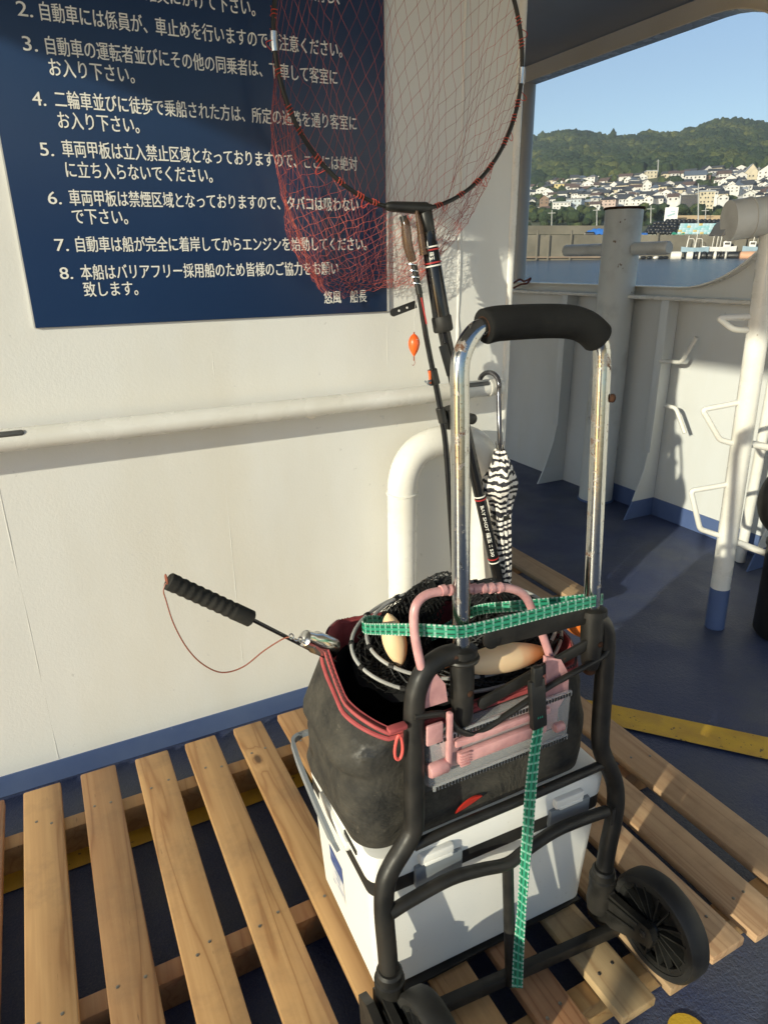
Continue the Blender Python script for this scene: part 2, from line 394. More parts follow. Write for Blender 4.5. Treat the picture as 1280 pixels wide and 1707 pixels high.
def strap_mat():
    m, nt, p = base('green_strap_webbing', (.03, .36, .20), .55); tc = N(nt, 'ShaderNodeTexCoord'); sp = N(nt, 'ShaderNodeSeparateXYZ'); nt.links.new(tc.outputs['UV'], sp.inputs[0])
    def mth(op, a, b=None, c=None):
        n = N(nt, 'ShaderNodeMath', operation=op)
        for i, x in enumerate((a, b, c)):
            if x is None: continue
            if hasattr(x, 'is_linked'): nt.links.new(x, n.inputs[i])
            else: n.inputs[i].default_value = x
        return n.outputs[0]
    u, v = sp.outputs['X'], sp.outputs['Y']
    fu = mth('FRACT', mth('MULTIPLY', u, 62.0))
    edge = mth('MAXIMUM', mth('LESS_THAN', v, .10), mth('GREATER_THAN', v, .90))
    rows = mth('MAXIMUM', mth('COMPARE', v, .30, .05), mth('COMPARE', v, .70, .05))
    mid = mth('COMPARE', v, .5, .05)
    dash = mth('MULTIPLY', rows, mth('LESS_THAN', fu, .68))
    cross = mth('GREATER_THAN', fu, .80)
    tick = mth('MULTIPLY', edge, mth('GREATER_THAN', mth('FRACT', mth('MULTIPLY', u, 124.0)), .45))
    c = mix(nt, cross, (.012, .23, .125), (.20, .42, .33)); c = mix(nt, mid, c, (.03, .30, .18)); c = mix(nt, dash, c, (.004, .05, .03)); c = mix(nt, tick, c, (.42, .52, .46))
    nt.links.new(c, p.inputs['Base Color']); bump(nt, p, noise(nt, coords(nt), 600, 2), .4, .0008); return m
M['strap'] = strap_mat()
def stripes():
    m, nt, p = base('striped_umbrella_cloth', (.8, .8, .8), .65); tc = N(nt, 'ShaderNodeTexCoord'); sp = N(nt, 'ShaderNodeSeparateXYZ'); nt.links.new(tc.outputs['UV'], sp.inputs[0])
    nz = noise(nt, coords(nt), 26, 3); a = N(nt, 'ShaderNodeMath', operation='MULTIPLY_ADD', i={1: 26.0}); nt.links.new(sp.outputs['Y'], a.inputs[0])
    q = N(nt, 'ShaderNodeMath', operation='MULTIPLY', i={1: 2.2}); nt.links.new(nz, q.inputs[0]); nt.links.new(q.outputs[0], a.inputs[2])
    f = N(nt, 'ShaderNodeMath', operation='FRACT'); nt.links.new(a.outputs[0], f.inputs[0])
    nt.links.new(ramp(nt, f.outputs[0], [(.46, (.80, .76, .71)), (.50, (.012, .012, .02))]), p.inputs['Base Color']); return m
M['stripes'] = stripes()

def water():
    m, nt, p = base('harbour_water', (.03, .07, .12), .22, spec=.35); co = coords(nt)
    b = bump(nt, p, noise(nt, coords(nt, (1, 1, 1)), .55, 5, .65), 1.0, 1.6); bump(nt, p, noise(nt, co, .22, 3), .5, .8, b); return m
M['water'] = water()
M['concrete'] = mottled('harbour_concrete', (.19, .17, .13), (.11, .10, .075), .85, .12, .8, .3, .2, spots=(.5, .68, (.12, .11, .085)))
M['soil'] = mottled('hillside_ground', (.075, .095, .035), (.13, .125, .065), .9, .03, .2, .5, 1.0)
M['sand'] = mottled('sandy_bank', (.42, .31, .19), (.36, .27, .17), .9, .3, 1, .3, .2)
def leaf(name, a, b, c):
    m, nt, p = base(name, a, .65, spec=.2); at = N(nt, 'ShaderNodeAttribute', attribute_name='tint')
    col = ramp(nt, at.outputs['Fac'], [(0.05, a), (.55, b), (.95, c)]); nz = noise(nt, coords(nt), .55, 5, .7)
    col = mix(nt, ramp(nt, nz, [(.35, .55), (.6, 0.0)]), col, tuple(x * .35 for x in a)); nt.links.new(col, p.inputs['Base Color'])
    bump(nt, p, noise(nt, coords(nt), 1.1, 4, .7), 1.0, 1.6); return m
M['forest'] = leaf('forest_foliage', (.044, .076, .040), (.088, .122, .050), (.185, .200, .062))
def plain(name, c, r=.6): return mottled(name, c, tuple(x * .85 for x in c), r, .6, 3, 0)
M['blue_tarp'] = plain('blue_tarpaulin', (.03, .16, .52), .5)
M['green_tarp'] = plain('green_tarpaulin', (.03, .26, .16), .6)
M['black_bag'] = mottled('black_float_plastic', (.008, .008, .008), (.02, .02, .02), .4, 1, 4, .2, .05)
M['aqua'] = plain('aqua_plastic', (.22, .46, .50), .5)
M['paleblue'] = plain('pale_blue_plastic', (.36, .52, .58), .5)
M['ochre'] = plain('ochre_plastic', (.52, .40, .14), .5)
M['boat_white'] = plain('white_boat_paint', (.75, .74, .72), .35)
M['boat_blue'] = plain('pale_blue_boat_paint', (.30, .42, .50), .35)
M['float_white'] = plain('white_float', (.78, .74, .66), .5)
M['float_pink'] = plain('faded_orange_float', (.62, .34, .20), .6)
M['galv'] = plain('grey_pole', (.42, .42, .40), .6)
M['white_board'] = plain('white_board', (.78, .78, .78), .5)
M['dark_pane'] = base('dark_window_glass', (.04, .045, .05), .15)[0]
M['brown_shed'] = plain('brown_boards', (.22, .16, .11), .8)
# ------------------------------------------------------------------ the ship: deck, painted lines
b = MB(); b.add([(-7, -9, 0), (2.84, -9, 0), (2.84, 7, 0), (-7, 7, 0)], [[0, 1, 2, 3]]); struct('deck', b, M['deck'], 0)
def strip(pts, wd, z, name, rnd=0):
    P = [V(p[0], p[1], z) for p in pts]; vs, n = [], len(P)
    for i in range(n):
        t = nrm(P[min(i + 1, n - 1)] - P[max(i - 1, 0)]); s = V(-t[1], t[0], 0) * wd / 2; vs += [P[i] + s, P[i] - s]
    fs = [[2 * i, 2 * i + 1, 2 * i + 3, 2 * i + 2] for i in range(n - 1)]
    if rnd:
        t = nrm(P[0] - P[1]); s = V(-t[1], t[0], 0); k = len(vs); vs += [P[0] + wd / 2 * (math.cos(a) * s + math.sin(a) * t) for a in np.linspace(0, math.pi, 12)]
        fs.append(list(range(k, k + 12)))
    m = MB(); m.add(vs, fs); return struct(name, m, M['yellow'], 0)
strip([(-4, -.312), (1.20, -.300)], .062, .004, 'deck_line')
strip([(1.13, -.235), (1.36, -.478), (1.648, -.808), (2.6, -1.9)], .102, .008, 'deck_line')
strip([(.835, -1.225), (.55, -1.75), (.3, -2.2)], .07, .004, 'deck_line', 1)

# ------------------------------------------------------------------ bulkhead
t = thing('steel_bulkhead', (-1.3, .05, 0), 'cream white steel bulkhead wall with weld seams and a blue painted foot', 'wall')
b = MB(); b.box((-1.3575, .055, 1.18), (5.285, .11, 2.36)); obj('wall_plate', b, M['wall'], t)
b = MB(); b.box((-1.35, -.002, .0325), (5.27, .004, .061)); obj('kick_strip', b, M['kick'], t)
b = MB(); b.tube([(1.283, .006, .004), (1.283, .006, 2.355)], .0135, 12); obj('edge_bead', b, M['pipe'], t)
b = MB(); b.tube([(1.105 + random.uniform(-.001, .001), .002, z) for z in np.linspace(.065, 2.35, 60)], [.006 + random.uniform(-.0015, .0015) for _ in range(60)], 8); obj('weld_seam', b, M['wall'], t)
for x, r in ((ony(62, 1100, 0)[0], .0026), (ony(375, 800, 0)[0], .0024), (ony(645, 580, 0)[0], .0022), (-.55, .0025)):
    b = MB(); b.tube([(x + random.uniform(-.0007, .0007), .0009, z) for z in np.linspace(.065, 2.35, 40)], [r * .62 + random.uniform(-.0008, .0003) for _ in range(40)], 6); obj('weld_seam', b, M['wall'], t)

# ------------------------------------------------------------------ notice board with its writing
sx0, sx1, sz0, sz1 = .0125, .8725, 1.1735, 2.30
t = thing('notice_board', (.44, -.004, sz0), 'large navy blue notice board with numbered white Japanese deck rules', 'sign')
b = MB(); b.box(((sx0 + sx1) / 2, -.005, (sz0 + sz1) / 2), (sx1 - sx0, .006, sz1 - sz0), bev=.0015); obj('board_panel', b, M['sign'], t)
b = MB(); e = .006
for c, d in (((sx1 + e / 2, -.004, (sz0 + sz1) / 2), (e, .007, sz1 - sz0)), ((sx0 - .0015, -.004, (sz0 + sz1) / 2), (.003, .007, sz1 - sz0))): b.box(c, d)
obj('board_edge', b, M['rim'], t)
def line(body, x0y, x1y, hpx=None, bold=0.0):
    vs, fs = glyphs(body, bold); p0, p1 = ony(*x0y, -.0086), ony(*x1y, -.0086)
    w = vs[:, 0].max() - vs[:, 0].min(); s = (p1[0] - p0[0]) / w; z = (p0[2] + p1[2]) / 2
    hz = LH if hpx is None else hpx
    m = MB(); m.add([(p0[0] + (v[0] - vs[:, 0].min()) * s - .0002, -.0086, z + (v[1] - .36) * hz) for v in vs], fs); m.add([(p0[0] + (v[0] - vs[:, 0].min()) * s + .0005, -.0089, z + (v[1] - .36) * hz + .0003) for v in vs], fs)
    o = obj('text_line', m, M['letter'], t, smooth=0); return o
LH = .0345
for a in (('エンジンを停止し、ライト等の灯を消し、', (190, -78), (566, 5)), ('サイドブレーキを確実にかけて下さい。', (60, -40), (425, 14)),
          ('2.', (28, 13), (54, 16)), ('自動車には係員が、車止めを行いますのでご注意ください。', (67, 18), (570, 85)),
          ('3.', (38, 71), (62, 74)), ('自動車の運転者並びにその他の同乗者は、下車して客室に', (77, 78), (562, 128)), ('お入り下さい。', (82, 111), (224, 127)),
          ('4.', (54, 163), (76, 165)), ('二輪車並びに徒歩で乗船された方は、所定の通路を通り客室に', (92, 168), (594, 204)), ('お入り下さい。', (97, 200), (232, 210)),
          ('5.', (67, 248), (89, 249)), ('車両甲板は立入禁止区域となっておりますので、ここには絶対', (104, 249), (595, 273)), ('に立ち入らないでください。', (110, 283), (354, 293)),
          ('6.', (80, 329), (102, 330)), ('車両甲板は禁煙区域となっておりますので、タバコは吸わない', (116, 331), (597, 341)), ('で下さい。', (121, 360), (213, 363)),
          ('7.', (92, 408), (114, 408)), ('自動車は船が完全に着岸してからエンジンを始動してください。', (127, 408), (611, 407)),
          ('8.', (100, 455), (121, 455)), ('本船はバリアフリー採用船のため皆様のご協力をお願い', (135, 455), (564, 447)), ('致します。', (140, 483), (230, 481)),
          ('悠風　船長', (540, 496), (611, 494))): line(*a)

# ------------------------------------------------------------------ handrail
rz, rr_, ry = .953, .0245, -.088
t = thing('handrail', (.55, ry, rz), 'round white handrail running along the bulkhead to a domed end', 'handrail')
b = MB(); b.tube([(-.42, ry, rz), (1.188, ry, rz)] + [(1.188 + .0245 * math.sin(a), ry, rz) for a in np.linspace(.2, 1.5, 8)], [rr_, rr_] + [rr_ * math.cos(a) for a in np.linspace(.2, 1.5, 8)], 24); obj('rail', b, M['pipe'], t)
for x in (-.30, .62, 1.10):
    b = MB(); b.tube(fillet([(x, -.001, rz - .03), (x, -.06, rz - .03), (x, ry, rz - .018)], .02), .009, 10); obj('rail_bracket', b, M['pipe'], t)
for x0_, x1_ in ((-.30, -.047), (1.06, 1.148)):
    q_ = V(0, -.72, .69) * .0225; b = MB(); b.tube([V(x0_, ry, rz) + q_, V(x1_ - .004, ry, rz) + q_, V(x1_, ry, rz) + q_], [.0072, .0072, .004], 12); obj('shadow_pill', b, M['satin_black'] if 0 else M['grey_dark'], t)  # dark pills shaped on the rail in place of cast shadows
b = MB(); b.tube([(1.155, ry, rz), (1.162, ry, rz)], rr_ + .0014, 24); obj('end_collar', b, M['pipe'], t)

# ------------------------------------------------------------------ gooseneck vent pipe
t = thing('vent_pipe', (1.02, -.085, 0), 'white gooseneck vent pipe bent like an upturned U against the bulkhead', 'pipe')
b = MB(); b.tube(fillet([(.875, -.085, .003), (.875, -.085, .815), (1.165, -.085, .815), (1.165, -.085, .003)], .138, 14), .043, 28); obj('pipe', b, M['pipe'], t)
for x in (.875, 1.165):
    b = MB(); b.tube([(x + .0435 * math.cos(a), -.085 + .0435 * math.sin(a), .676 + random.uniform(-.0015, .0015)) for a in np.linspace(0, 2 * math.pi, 40, endpoint=False)], .0035, 6, True); obj('weld_bead', b, M['pipe'], t)

# ------------------------------------------------------------------ overhead and hull side
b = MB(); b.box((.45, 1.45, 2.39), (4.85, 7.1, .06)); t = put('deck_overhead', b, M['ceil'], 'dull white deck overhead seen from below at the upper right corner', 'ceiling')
HX = 2.83
t = thing('hull_side', (HX, 1, 0), 'white hull side plating with a wide round-cornered opening toward the harbour', 'hull')
hole = rrect(.13, 3.4, 1.165, 2.262, .545, 14)
bm = bmesh.new(); loops = []
for L in (hole, [(-6, 0), (5, 0), (5, 2.355), (-6, 2.355)]):
    vs = [bm.verts.new((HX, p[0], p[1])) for p in L]; loops += [bm.edges.new((vs[i], vs[(i + 1) % len(vs)])) for i in range(len(vs))]
bmesh.ops.triangle_fill(bm, edges=loops, use_beauty=True)
vs = [v.co[:] for v in bm.verts]; fs = [[v.index for v in f.verts] for f in bm.faces]; bm.verts.index_update(); fs = [[v.index for v in f.verts] for f in bm.faces]; bm.free()
b = MB(); n = len(vs); b.add(vs + [(x + .012, y, z) for x, y, z in vs], fs + [[n + k for k in f[::-1]] for f in fs] )
obj('hull_plate', b, M['hull'], t)
b = MB(); q = len(hole)
G = [[(HX - .045, p[0], p[1]), (HX + .03, p[0], p[1]), (HX + .03, p[0] * 1 + (.012 if p[0] > 1.8 else -.012) * 0 + 0, p[1])] for p in hole]
cen = V(0, 1.785, 1.72)
ring = []
for p in hole:
    c = V(HX, p[0], p[1]); d = nrm(c - V(HX, cen[1], cen[2])) * .010
    ring.append([c + V(-.05, 0, 0), c + V(.035, 0, 0), c + V(.035, 0, 0) - d, c + V(-.05, 0, 0) - d, c + V(-.05, 0, 0)])
b.grid(ring, True); obj('opening_rim', b, M['pipe'], t, smooth=50)
b = MB(); b.box((HX - .045, -.5, 1.118), (.088, 10.9, .010)); obj('ledge', b, M['hull'], t)
b = MB(); b.tube([(HX - .088, -5.9, 1.118), (HX - .088, 4.9, 1.118)], .009, 8); obj('ledge_lip', b, M['pipe'], t)
b = MB(); b.box((HX - .003, -2.44, .05), (.005, 7.0, .096)); obj('kick_strip', b, M['kick'], t)
for y in (2.10, 1.41, .70, -.02, -.73, -1.44):
    b = MB(); b.prism([(HX - .004, y, .1), (HX - .155, y, .1), (HX - .10, y, .26), (HX - .088, y, .34), (HX - .088, y, 1.112), (HX - .004, y, 1.112)], (0, .008, 0)); s = obj('stiffener', b, M['hull'], t, smooth=20)
    b = MB(); b.prism([(HX - .0055, y, .002), (HX - .20, y, .002), (HX - .155, y, .1), (HX - .0055, y, .1)], (0, .008, 0)); obj('stiffener_foot', b, M['kick' if y < 1 else 'hull'], s, smooth=20)
    b = MB(); b.box((HX - .093, y + .004, .735), (.008, .046, .75), bev=.002); obj('flange', b, M['hull'], s)
HP = HX - .10
for P in ([(1100, 602), (1135, 604), (1160, 562)], [(1108, 676), (1126, 680), (1141, 722)]):
    pts = [onx(*p, HP) for p in P]; b = MB(); b.tube(fillet(pts, .02, 5), .010, 10); obj('rope_hook', b, M['pipe'], t)
p = onz(1232, 936, 0); b = MB(); b.tube([(p[0], p[1], .003), (p[0], p[1], 1.11)], .022, 14); obj('drain_pipe', b, M['pipe'], t)

t = thing('steel_bulkhead', (2.06, 3.5, 0), 'unseen second white bulkhead added beyond the hull opening to hold back light', 'wall')  # unseen wall, added to cut the light coming in from the far end
b = MB(); b.box((2.06, 3.55, 1.18), (1.5, .1, 2.355)); obj('wall_plate', b, M['hull'], t)  # plate of the added unseen wall
b = MB(); b.tube([(HX - .005, 1.965, 1.178), (HX - .005, 1.965, 2.262)], .042, 24); put('opening_pillar', b, M['ceil'], 'slim grey round pillar standing in the hull opening beside the bulkhead edge', 'pillar')
pts = [ony(846, 484, 1.80), onx(855, 472, HX - .06), onx(866, 466, HX - .055), onx(874, 469, HX - .055), onx(884, 464, HX - .05), onx(878, 472, HX - .06), onx(868, 474, HX - .065), onx(856, 480, HX - .07)]
b = MB(); b.tube(cat(pts[1:], 6), .006, 8); put('rope', b, base('dark_red_rope', (.10, .022, .02), .8)[0], 'short dark red rope tied round the foot of the grey pillar', 'rope')

# ------------------------------------------------------------------ bollard post
p = V(2.742, 1.035, 0)
t = thing('mooring_post', p, 'thick stained grey mooring post with a rusty cap and cross arms', 'bollard')
b = MB(); b.lathe(p, (0, 0, 1), [(.092, .003), (.092, 1.528)], 40); obj('post', b, M['pipe_dirty'], t)
b = MB(); b.lathe(p, (0, 0, 1), [(.099, 1.5285), (.099, 1.538), (.095, 1.54)], 40); obj('cap', b, M['rust'], t)
for y0, y1 in ((1.13, 1.44), (.94, .735)):
    b = MB(); b.tube([(p[0], y0, 1.345), (p[0], y1, 1.345), (p[0], y1 + .008 * np.sign(y1 - y0), 1.345)], [.030, .030, .024], 18); obj('cross_arm', b, M['pipe_dirty'], t)
b = MB(); b.tube([(p[0] + .094 * math.cos(a), p[1] + .094 * math.sin(a), .006) for a in np.linspace(0, 6.283, 40, endpoint=False)], .007, 6, True); obj('weld_bead', b, M['kick'], t)

# ------------------------------------------------------------------ white rope stand at the right edge
p = onz(1190, 1045, 0); top = V(p[0] - .035, p[1] + .018, 1.415)
nf = V(CR[0, 2], CR[1, 2], 0)
def onp(px, py, off=0):
    d = ray(px, py); q = p - nf * off; return CAM + d * (nf @ (q - CAM)) / (nf @ d)
t = thing('rope_stand', p, 'white tubular stand with bent rope loops and a blue painted foot', 'stand')
u = (top - p) / 1.415
b = MB(); b.tube([p + u * .165, top], .0335, 22); obj('post', b, M['pipe'], t)
b = MB(); b.tube([p + u * .003, p + u * .166], .0341, 22); obj('painted_foot', b, M['kick'], t)
for P in ([(1262, 528), (1196, 530), (1221, 549), (1260, 551)], [(1242, 669), (1170, 683), (1199, 733), (1234, 743)], [(1222, 806), (1151, 818), (1166, 882), (1208, 896)]):
    b = MB(); b.tube(fillet([onp(*q) for q in P], .014, 6), .0095, 10); obj('rope_loop', b, M['pipe'], t)
for P in ([(1248, 553), (1310, 560)], [(1232, 736), (1310, 752)], [(1208, 897), (1310, 935)]):
    b = MB(); b.tube([onp(*q) for q in P], .0125, 12); obj('cross_rail', b, M['pipe'], t)
b = MB(); a0, a1 = onp(1214, 368), onp(1330, 352)
b.tube([a0, a0 + (a1 - a0) * .3], .058, 24); b.tube([a0 + (a1 - a0) * .285, a0 + (a1 - a0) * .30], .0605, 24); b.tube([a0 + (a1 - a0) * .3, a1], .056, 24); obj('head_pipe', b, M['pipe_dirty'], t)
b = MB(); Q = [onp(1203, 392, -.02), onp(1214, 372, -.02), onp(1252, 345, -.02), onp(1262, 392, -.02)]; b.prism(Q, nf * .10); obj('end_shield', b, M['ceil'], t, smooth=20)
c = onp(1338, 832, .10); b = MB(); b.tube([c + .115 * math.cos(a) * nrm(V(-nf[1], nf[0], 0)) * -1 + V(0, 0, .115 * math.sin(a)) for a in np.linspace(0, 6.283, 36, endpoint=False)], .034, 14, True)
put('tyre_fender', b, M['black_rubber'], 'black rubber tyre fender hanging at the right edge of the picture', 'fender')
c = onz(1300, 1058, 0); b = MB(); b.lathe(V(c[0], c[1], 0), (0, 0, 1), [(.085, .003), (.095, .02), (.10, .34), (.105, .35), (.105, .36), (.09, .36), (.085, .03)], 28); put('deck_bin', b, M['satin_black'], 'black round bin standing on the deck behind the white rope stand', 'bin')

# ------------------------------------------------------------------ pallets
def nail_mb(c):
    m = MB(); m.lathe(c, (0, 0, 1), [(.0034, 0), (.0034, .0008), (.002, .0012)], 8); return m
t = thing('wooden_pallet', (.14, -.66, 0), 'long slatted pine pallet lying under the loaded hand cart', 'pallet')
X0 = [(-.98, .083), (-.85, .083), (-.72, .083), (-.59, .083), (-.46, .083), (-.328, .083), (-.2045, .083), (-.0745, .083), (.0555, .083), (.1855, .082), (.316, .080), (.443, .078), (.567, .077), (.699, .078), (.811, .083), (.922, .087), (1.035, .092), (1.168, .098)]
STR = (-.262, -.735, -1.122)
for i, (x, wd) in enumerate(X0):
    yo = random.uniform(-.006, .006); ang = random.uniform(-.004, .004)
    b = MB(); b.box((x + wd / 2 + (.012 if i < 7 else 0) * 0, -.664 + yo, .0845), (wd, 1.062, .021), np.array([[math.cos(ang), -math.sin(ang), 0], [math.sin(ang), math.cos(ang), 0], [0, 0, 1]]), bev=.0035)
    s = obj('slat', b, M['wood' if i < 13 else 'wood3'], t)
    for y in STR:
        for dx in (.28, .72):
            obj('nail', nail_mb(V(x + wd * dx + random.uniform(-.006, .006), y + random.uniform(-.012, .012), .0949)), M['nail'], s)
for y in STR:
    b = MB(); b.box((.135, y, .0385), (2.29, .042, .071), bev=.003); obj('stringer', b, M['wood2'], t)
t = thing('wooden_pallet', (1.5, .45, 0), 'short shaded pine pallet on the deck behind the striped umbrella', 'pallet')
for x, wd in ((1.335, .105), (1.50, .112), (1.660, .107)):
    b = MB(); b.box((x + wd / 2, .46, .0845), (wd, .95, .021), bev=.0035); s = obj('slat', b, M['wood3'], t)
    for y in (.1, .46, .82): obj('nail', nail_mb(V(x + wd * .5, y, .0949)), M['nail'], s)
for y in (.08, .46, .84):
    b = MB(); b.box((1.545, y, .0385), (.44, .045, .071), bev=.003); obj('stringer', b, M['wood2'], t)
# unseen drum-shaped blocker, added behind the camera to shade the right of the deck
c = V(-1.25, -2.42, 1.20)
t = thing('added_shade_blocker', (c[0], c[1], 0), 'unseen white drum added behind the viewer to shade the right of the deck', 'shade blocker')
b = MB(); b.lathe(c + V(0, -.55, 0), (0, 1, 0), [(.05, 0), (.22, .02), (.30, .08), (.315, .2), (.315, .545), (.33, .55), (.33, .57), (.315, .575), (.315, .9), (.30, 1.02), (.22, 1.08), (.05, 1.10)], 36); obj('shade_blocker_drum', b, M['pipe'], t)
for y in (-.35, .30):
    b = MB(); b.tube(fillet([c + V(-.28, y, -1.197), c + V(-.28, y, -.20), c + V(0, y, -.335), c + V(.28, y, -.20), c + V(.28, y, -1.197)], .1, 6), .022, 12); obj('shade_blocker_stand', b, M['pipe'], t)
# ------------------------------------------------------------------ hand cart
A0 = V(.494, -.975, .758); UPV = nrm(V(.036, .112, .993))
def cu(a, u, off=0): return A0 + V(1, 0, 0) * a + UPV * u + V(0, -1, 0) * off          # point on the upper frame's leaning plane
FY = -.988
t = thing('hand_cart', (.60, -1.02, .096), 'folding hand cart with rusty chrome handle, dark grey frame and spoked wheels', 'hand cart')
W = .2555
UN = np.cross(V(1, 0, 0), UPV)
def cpx(px, py):
    d = ray(px, py); return CAM + d * (UN @ (A0 - CAM)) / (UN @ d)
hp = [cpx(769, 1130)] + cat([cpx(766.3, 668), cpx(766, 622), cpx(770, 592), cpx(784, 562), cpx(806, 545), cpx(850, 538), cpx(920, 535), cpx(960, 539), cpx(985, 551), cpx(1000, 572), cpx(1003, 604), cpx(1001.5, 645)], 6) + [cpx(984, 1060)]
b = MB(); b.tube(hp, .0132, 20); obj('chrome_handle', b, M['chrome'], t)
fp = [cpx(806, 545), cpx(825, 540), cpx(850, 538), cpx(890, 536), cpx(930, 535.5), cpx(958, 538.5), cpx(980, 548), cpx(997, 564)]
b = MB(); fpp = cat(fp, 6); b.tube(fpp, [.0228] + [.0240] * (len(fpp) - 2) + [.0225], 26); g = obj('foam_grip', b, M['foam'], t)
b = MB(); d0 = nrm(fpp[1] - fpp[0]); b.lathe(fpp[0] - d0 * .0006, d0, [(.0146, 0), (.0146, .0004)], 20); obj('rusty_bore', b, M['rust'], g)
qs = cu(W + .012, .345, .012)
b = MB(); b.lathe(qs, (.6, -.8, 0), [(.0066, -.004), (.0066, .001), (.005, .003), (.0015, .0042)], 14); obj('rusted_rivet', b, M['rust'], t)
# lower frame: one side tube each, bending outward above the wheels
def cpo(px, py, off=0):
    d = ray(px, py); n_ = UN if UN[1] < 0 else -UN; return CAM + d * (n_ @ (A0 + n_ * off - CAM)) / (n_ @ d)
def PY(z): return A0[1] + UPV[1] / UPV[2] * (z - A0[2])
for P in ([(760, 1090), (738, 1095), (713, 1113), (697, 1142), (690, 1185), (690, 1300), (690, 1366), (683, 1395), (653, 1445), (642, 1475), (640, 1520), (645, 1580), (649, 1632)],
          [(984, 1030), (998, 1034), (1008, 1052), (1009, 1085), (1004, 1160), (1000, 1228), (1004, 1256), (1021, 1295), (1026, 1325), (1023, 1362), (1013, 1410), (1004, 1462)]):
    b = MB(); b.tube(cat([cpo(*q, .003) for q in P], 5), .0158, 18); obj('side_tube', b, M['frame'], t)
# sleeves that hold the chrome tubes
for a, ln in ((0, -.125), (W, -.105)):
    b = MB(); p0 = cu(a, ln, .002); L = -ln + .005
    b.lathe(p0, UPV, [(.012, 0), (.0155, .012), (.0165, .02), (.0185, L * .55), (.0185, L - .016), (.0235, L - .014), (.0235, L - .004), (.017, L)], 22); s = obj('sleeve', b, M['frame'], t)
    b = MB(); b.lathe(cu(a + .003, ln * .52, .0195), (0.1, -1, 0), [(.0052, -.002), (.0052, .001), (.0035, .002), (.001, .0024)], 12); obj('bolt', b, M['rust'], s)
    b = MB(); b.lathe(cu(a, ln - .012, .0), UPV, [(.006, 0), (.010, .003), (.011, .012)], 12); obj('rusty_tip', b, M['rust'], s)
# cross pieces between the sleeves
b = MB(); b.bar(cpo(818, 1063, .004), cpo(984, 1023, .004), .034, .006, (0, 0, 1), bev=.0026); b.lathe(cpo(818, 1063, .0012), -UN if UN[1] > 0 else UN, [(.0152, 0), (.0166, .001), (.0166, .0047), (.0152, .0056)], 24); obj('cross_plate', b, M['frame'], t)
b = MB(); b.bar(cu(.036, -.098, .006), cu(W + .008, -.052, .006), .021, .007, (0, 0, 1), bev=.0028); b.lathe(cu(.036, -.098, .0028), -UN if UN[1] > 0 else UN, [(.009, 0), (.0103, .001), (.0103, .0056), (.009, .0066)], 20); obj('cross_plate', b, M['frame'], t)
b = MB(); b.tube(fillet([cpo(690, 1195, .016), cu(-.035, -.088, .012), cu(-.022, -.118, .016), cu(.012, -.140, .018), cu(.03, -.135, .018), cu(.16, -.100, .016), cu(W + .02, -.082, .014), cu(W + .038, -.060, .010), cu(W + .036, -.03, .004)], .014, 5), .0052, 10); obj('wire_yoke', b, M['frame'], t)
b = MB(); b.tube([cu(.0235 * math.cos(x), -.014 + .0, .0235 * math.sin(x)) for x in np.linspace(0, 6.283, 26, endpoint=False)], .0042, 8, True); obj('collar_ring', b, M['frame'], t)
# bowed cross bar and its post
cb = [cpo(*q, .012) for q in ((650, 1522), (690, 1497), (750, 1465), (800, 1450), (845, 1440), (875, 1418), (920, 1388), (960, 1370), (1010, 1352))]
b = MB(); b.tube(cat(cb, 5), .0105, 14); obj('bowed_bar', b, M['frame'], t)
b = MB(); b.tube([cpo(846, 1442, .012), cpo(848, 1530, .012), cpo(850, 1640, .014)], [.0098, .0098, .0085], 14); obj('centre_post', b, M['frame'], t)
b = MB(); b.tube(cat([cpo(690, 1410, .004), cpo(760, 1378, .006), cpo(880, 1328, .006), cpo(1018, 1268, .004)], 5), .0085, 12); obj('upper_bar', b, M['frame'], t)
b = MB(); b.bar(onz(706, 1690, .112), onz(1030, 1545, .112), .026, .018, bev=.004); obj('axle_bar', b, M['frame'], t)
b = MB(); b.box((.585, -.845, .1045), (.40, .29, .006), bev=.002); obj('load_plate', b, M['frame'], t)
# wheels with their arms
RW = .093
def wheel(xf, yc, zc, wd=.042):
    o = V(xf, yc, zc); w0 = MB()
    w0.lathe(o, (1, 0, 0), [(RW - .016, .001), (RW - .006, .0), (RW - .001, .006), (RW, wd * .5), (RW - .001, wd - .006), (RW - .006, wd), (RW - .016, wd - .001), (RW - .018, wd * .5), (RW - .016, .001)], 56, caps=False)
    ty = obj('wheel', w0, M['black_rubber'], t)
    r = MB(); r.lathe(o, (1, 0, 0), [(RW - .016, .003), (RW - .026, .004), (RW - .027, .010), (RW - .017, .014)], 56, caps=False)
    r.lathe(o, (1, 0, 0), [(.012, -.001), (.014, .004), (.016, wd - .004), (.012, wd)], 22)
    r.lathe(o, (1, 0, 0), [(RW - .017, wd * .5), (.012, wd * .5)], 48, caps=False)
    obj('rim', r, M['satin_black'], ty)
    for k in range(8):
        a = 2 * math.pi * k / 8 + .2; c = V(0, math.cos(a), math.sin(a)); s_ = V(0, -math.sin(a), math.cos(a))
        sp = MB(); sp.bar(o + V(.009, 0, 0) + c * .013 + s_ * .005, o + V(.008, 0, 0) + c * (RW - .022) + s_ * .014, .012, .003, (1, 0, 0)); sp.bar(o + V(.009, 0, 0) + c * .013 - s_ * .003, o + V(.008, 0, 0) + c * (RW - .022) - s_ * .010, .012, .003, (1, 0, 0)); obj('spoke', sp, M['satin_black'], ty)
    return o
wr = wheel(.800, -1.142, .096 + RW); wl = wheel(.336, -1.146, .096 + RW)
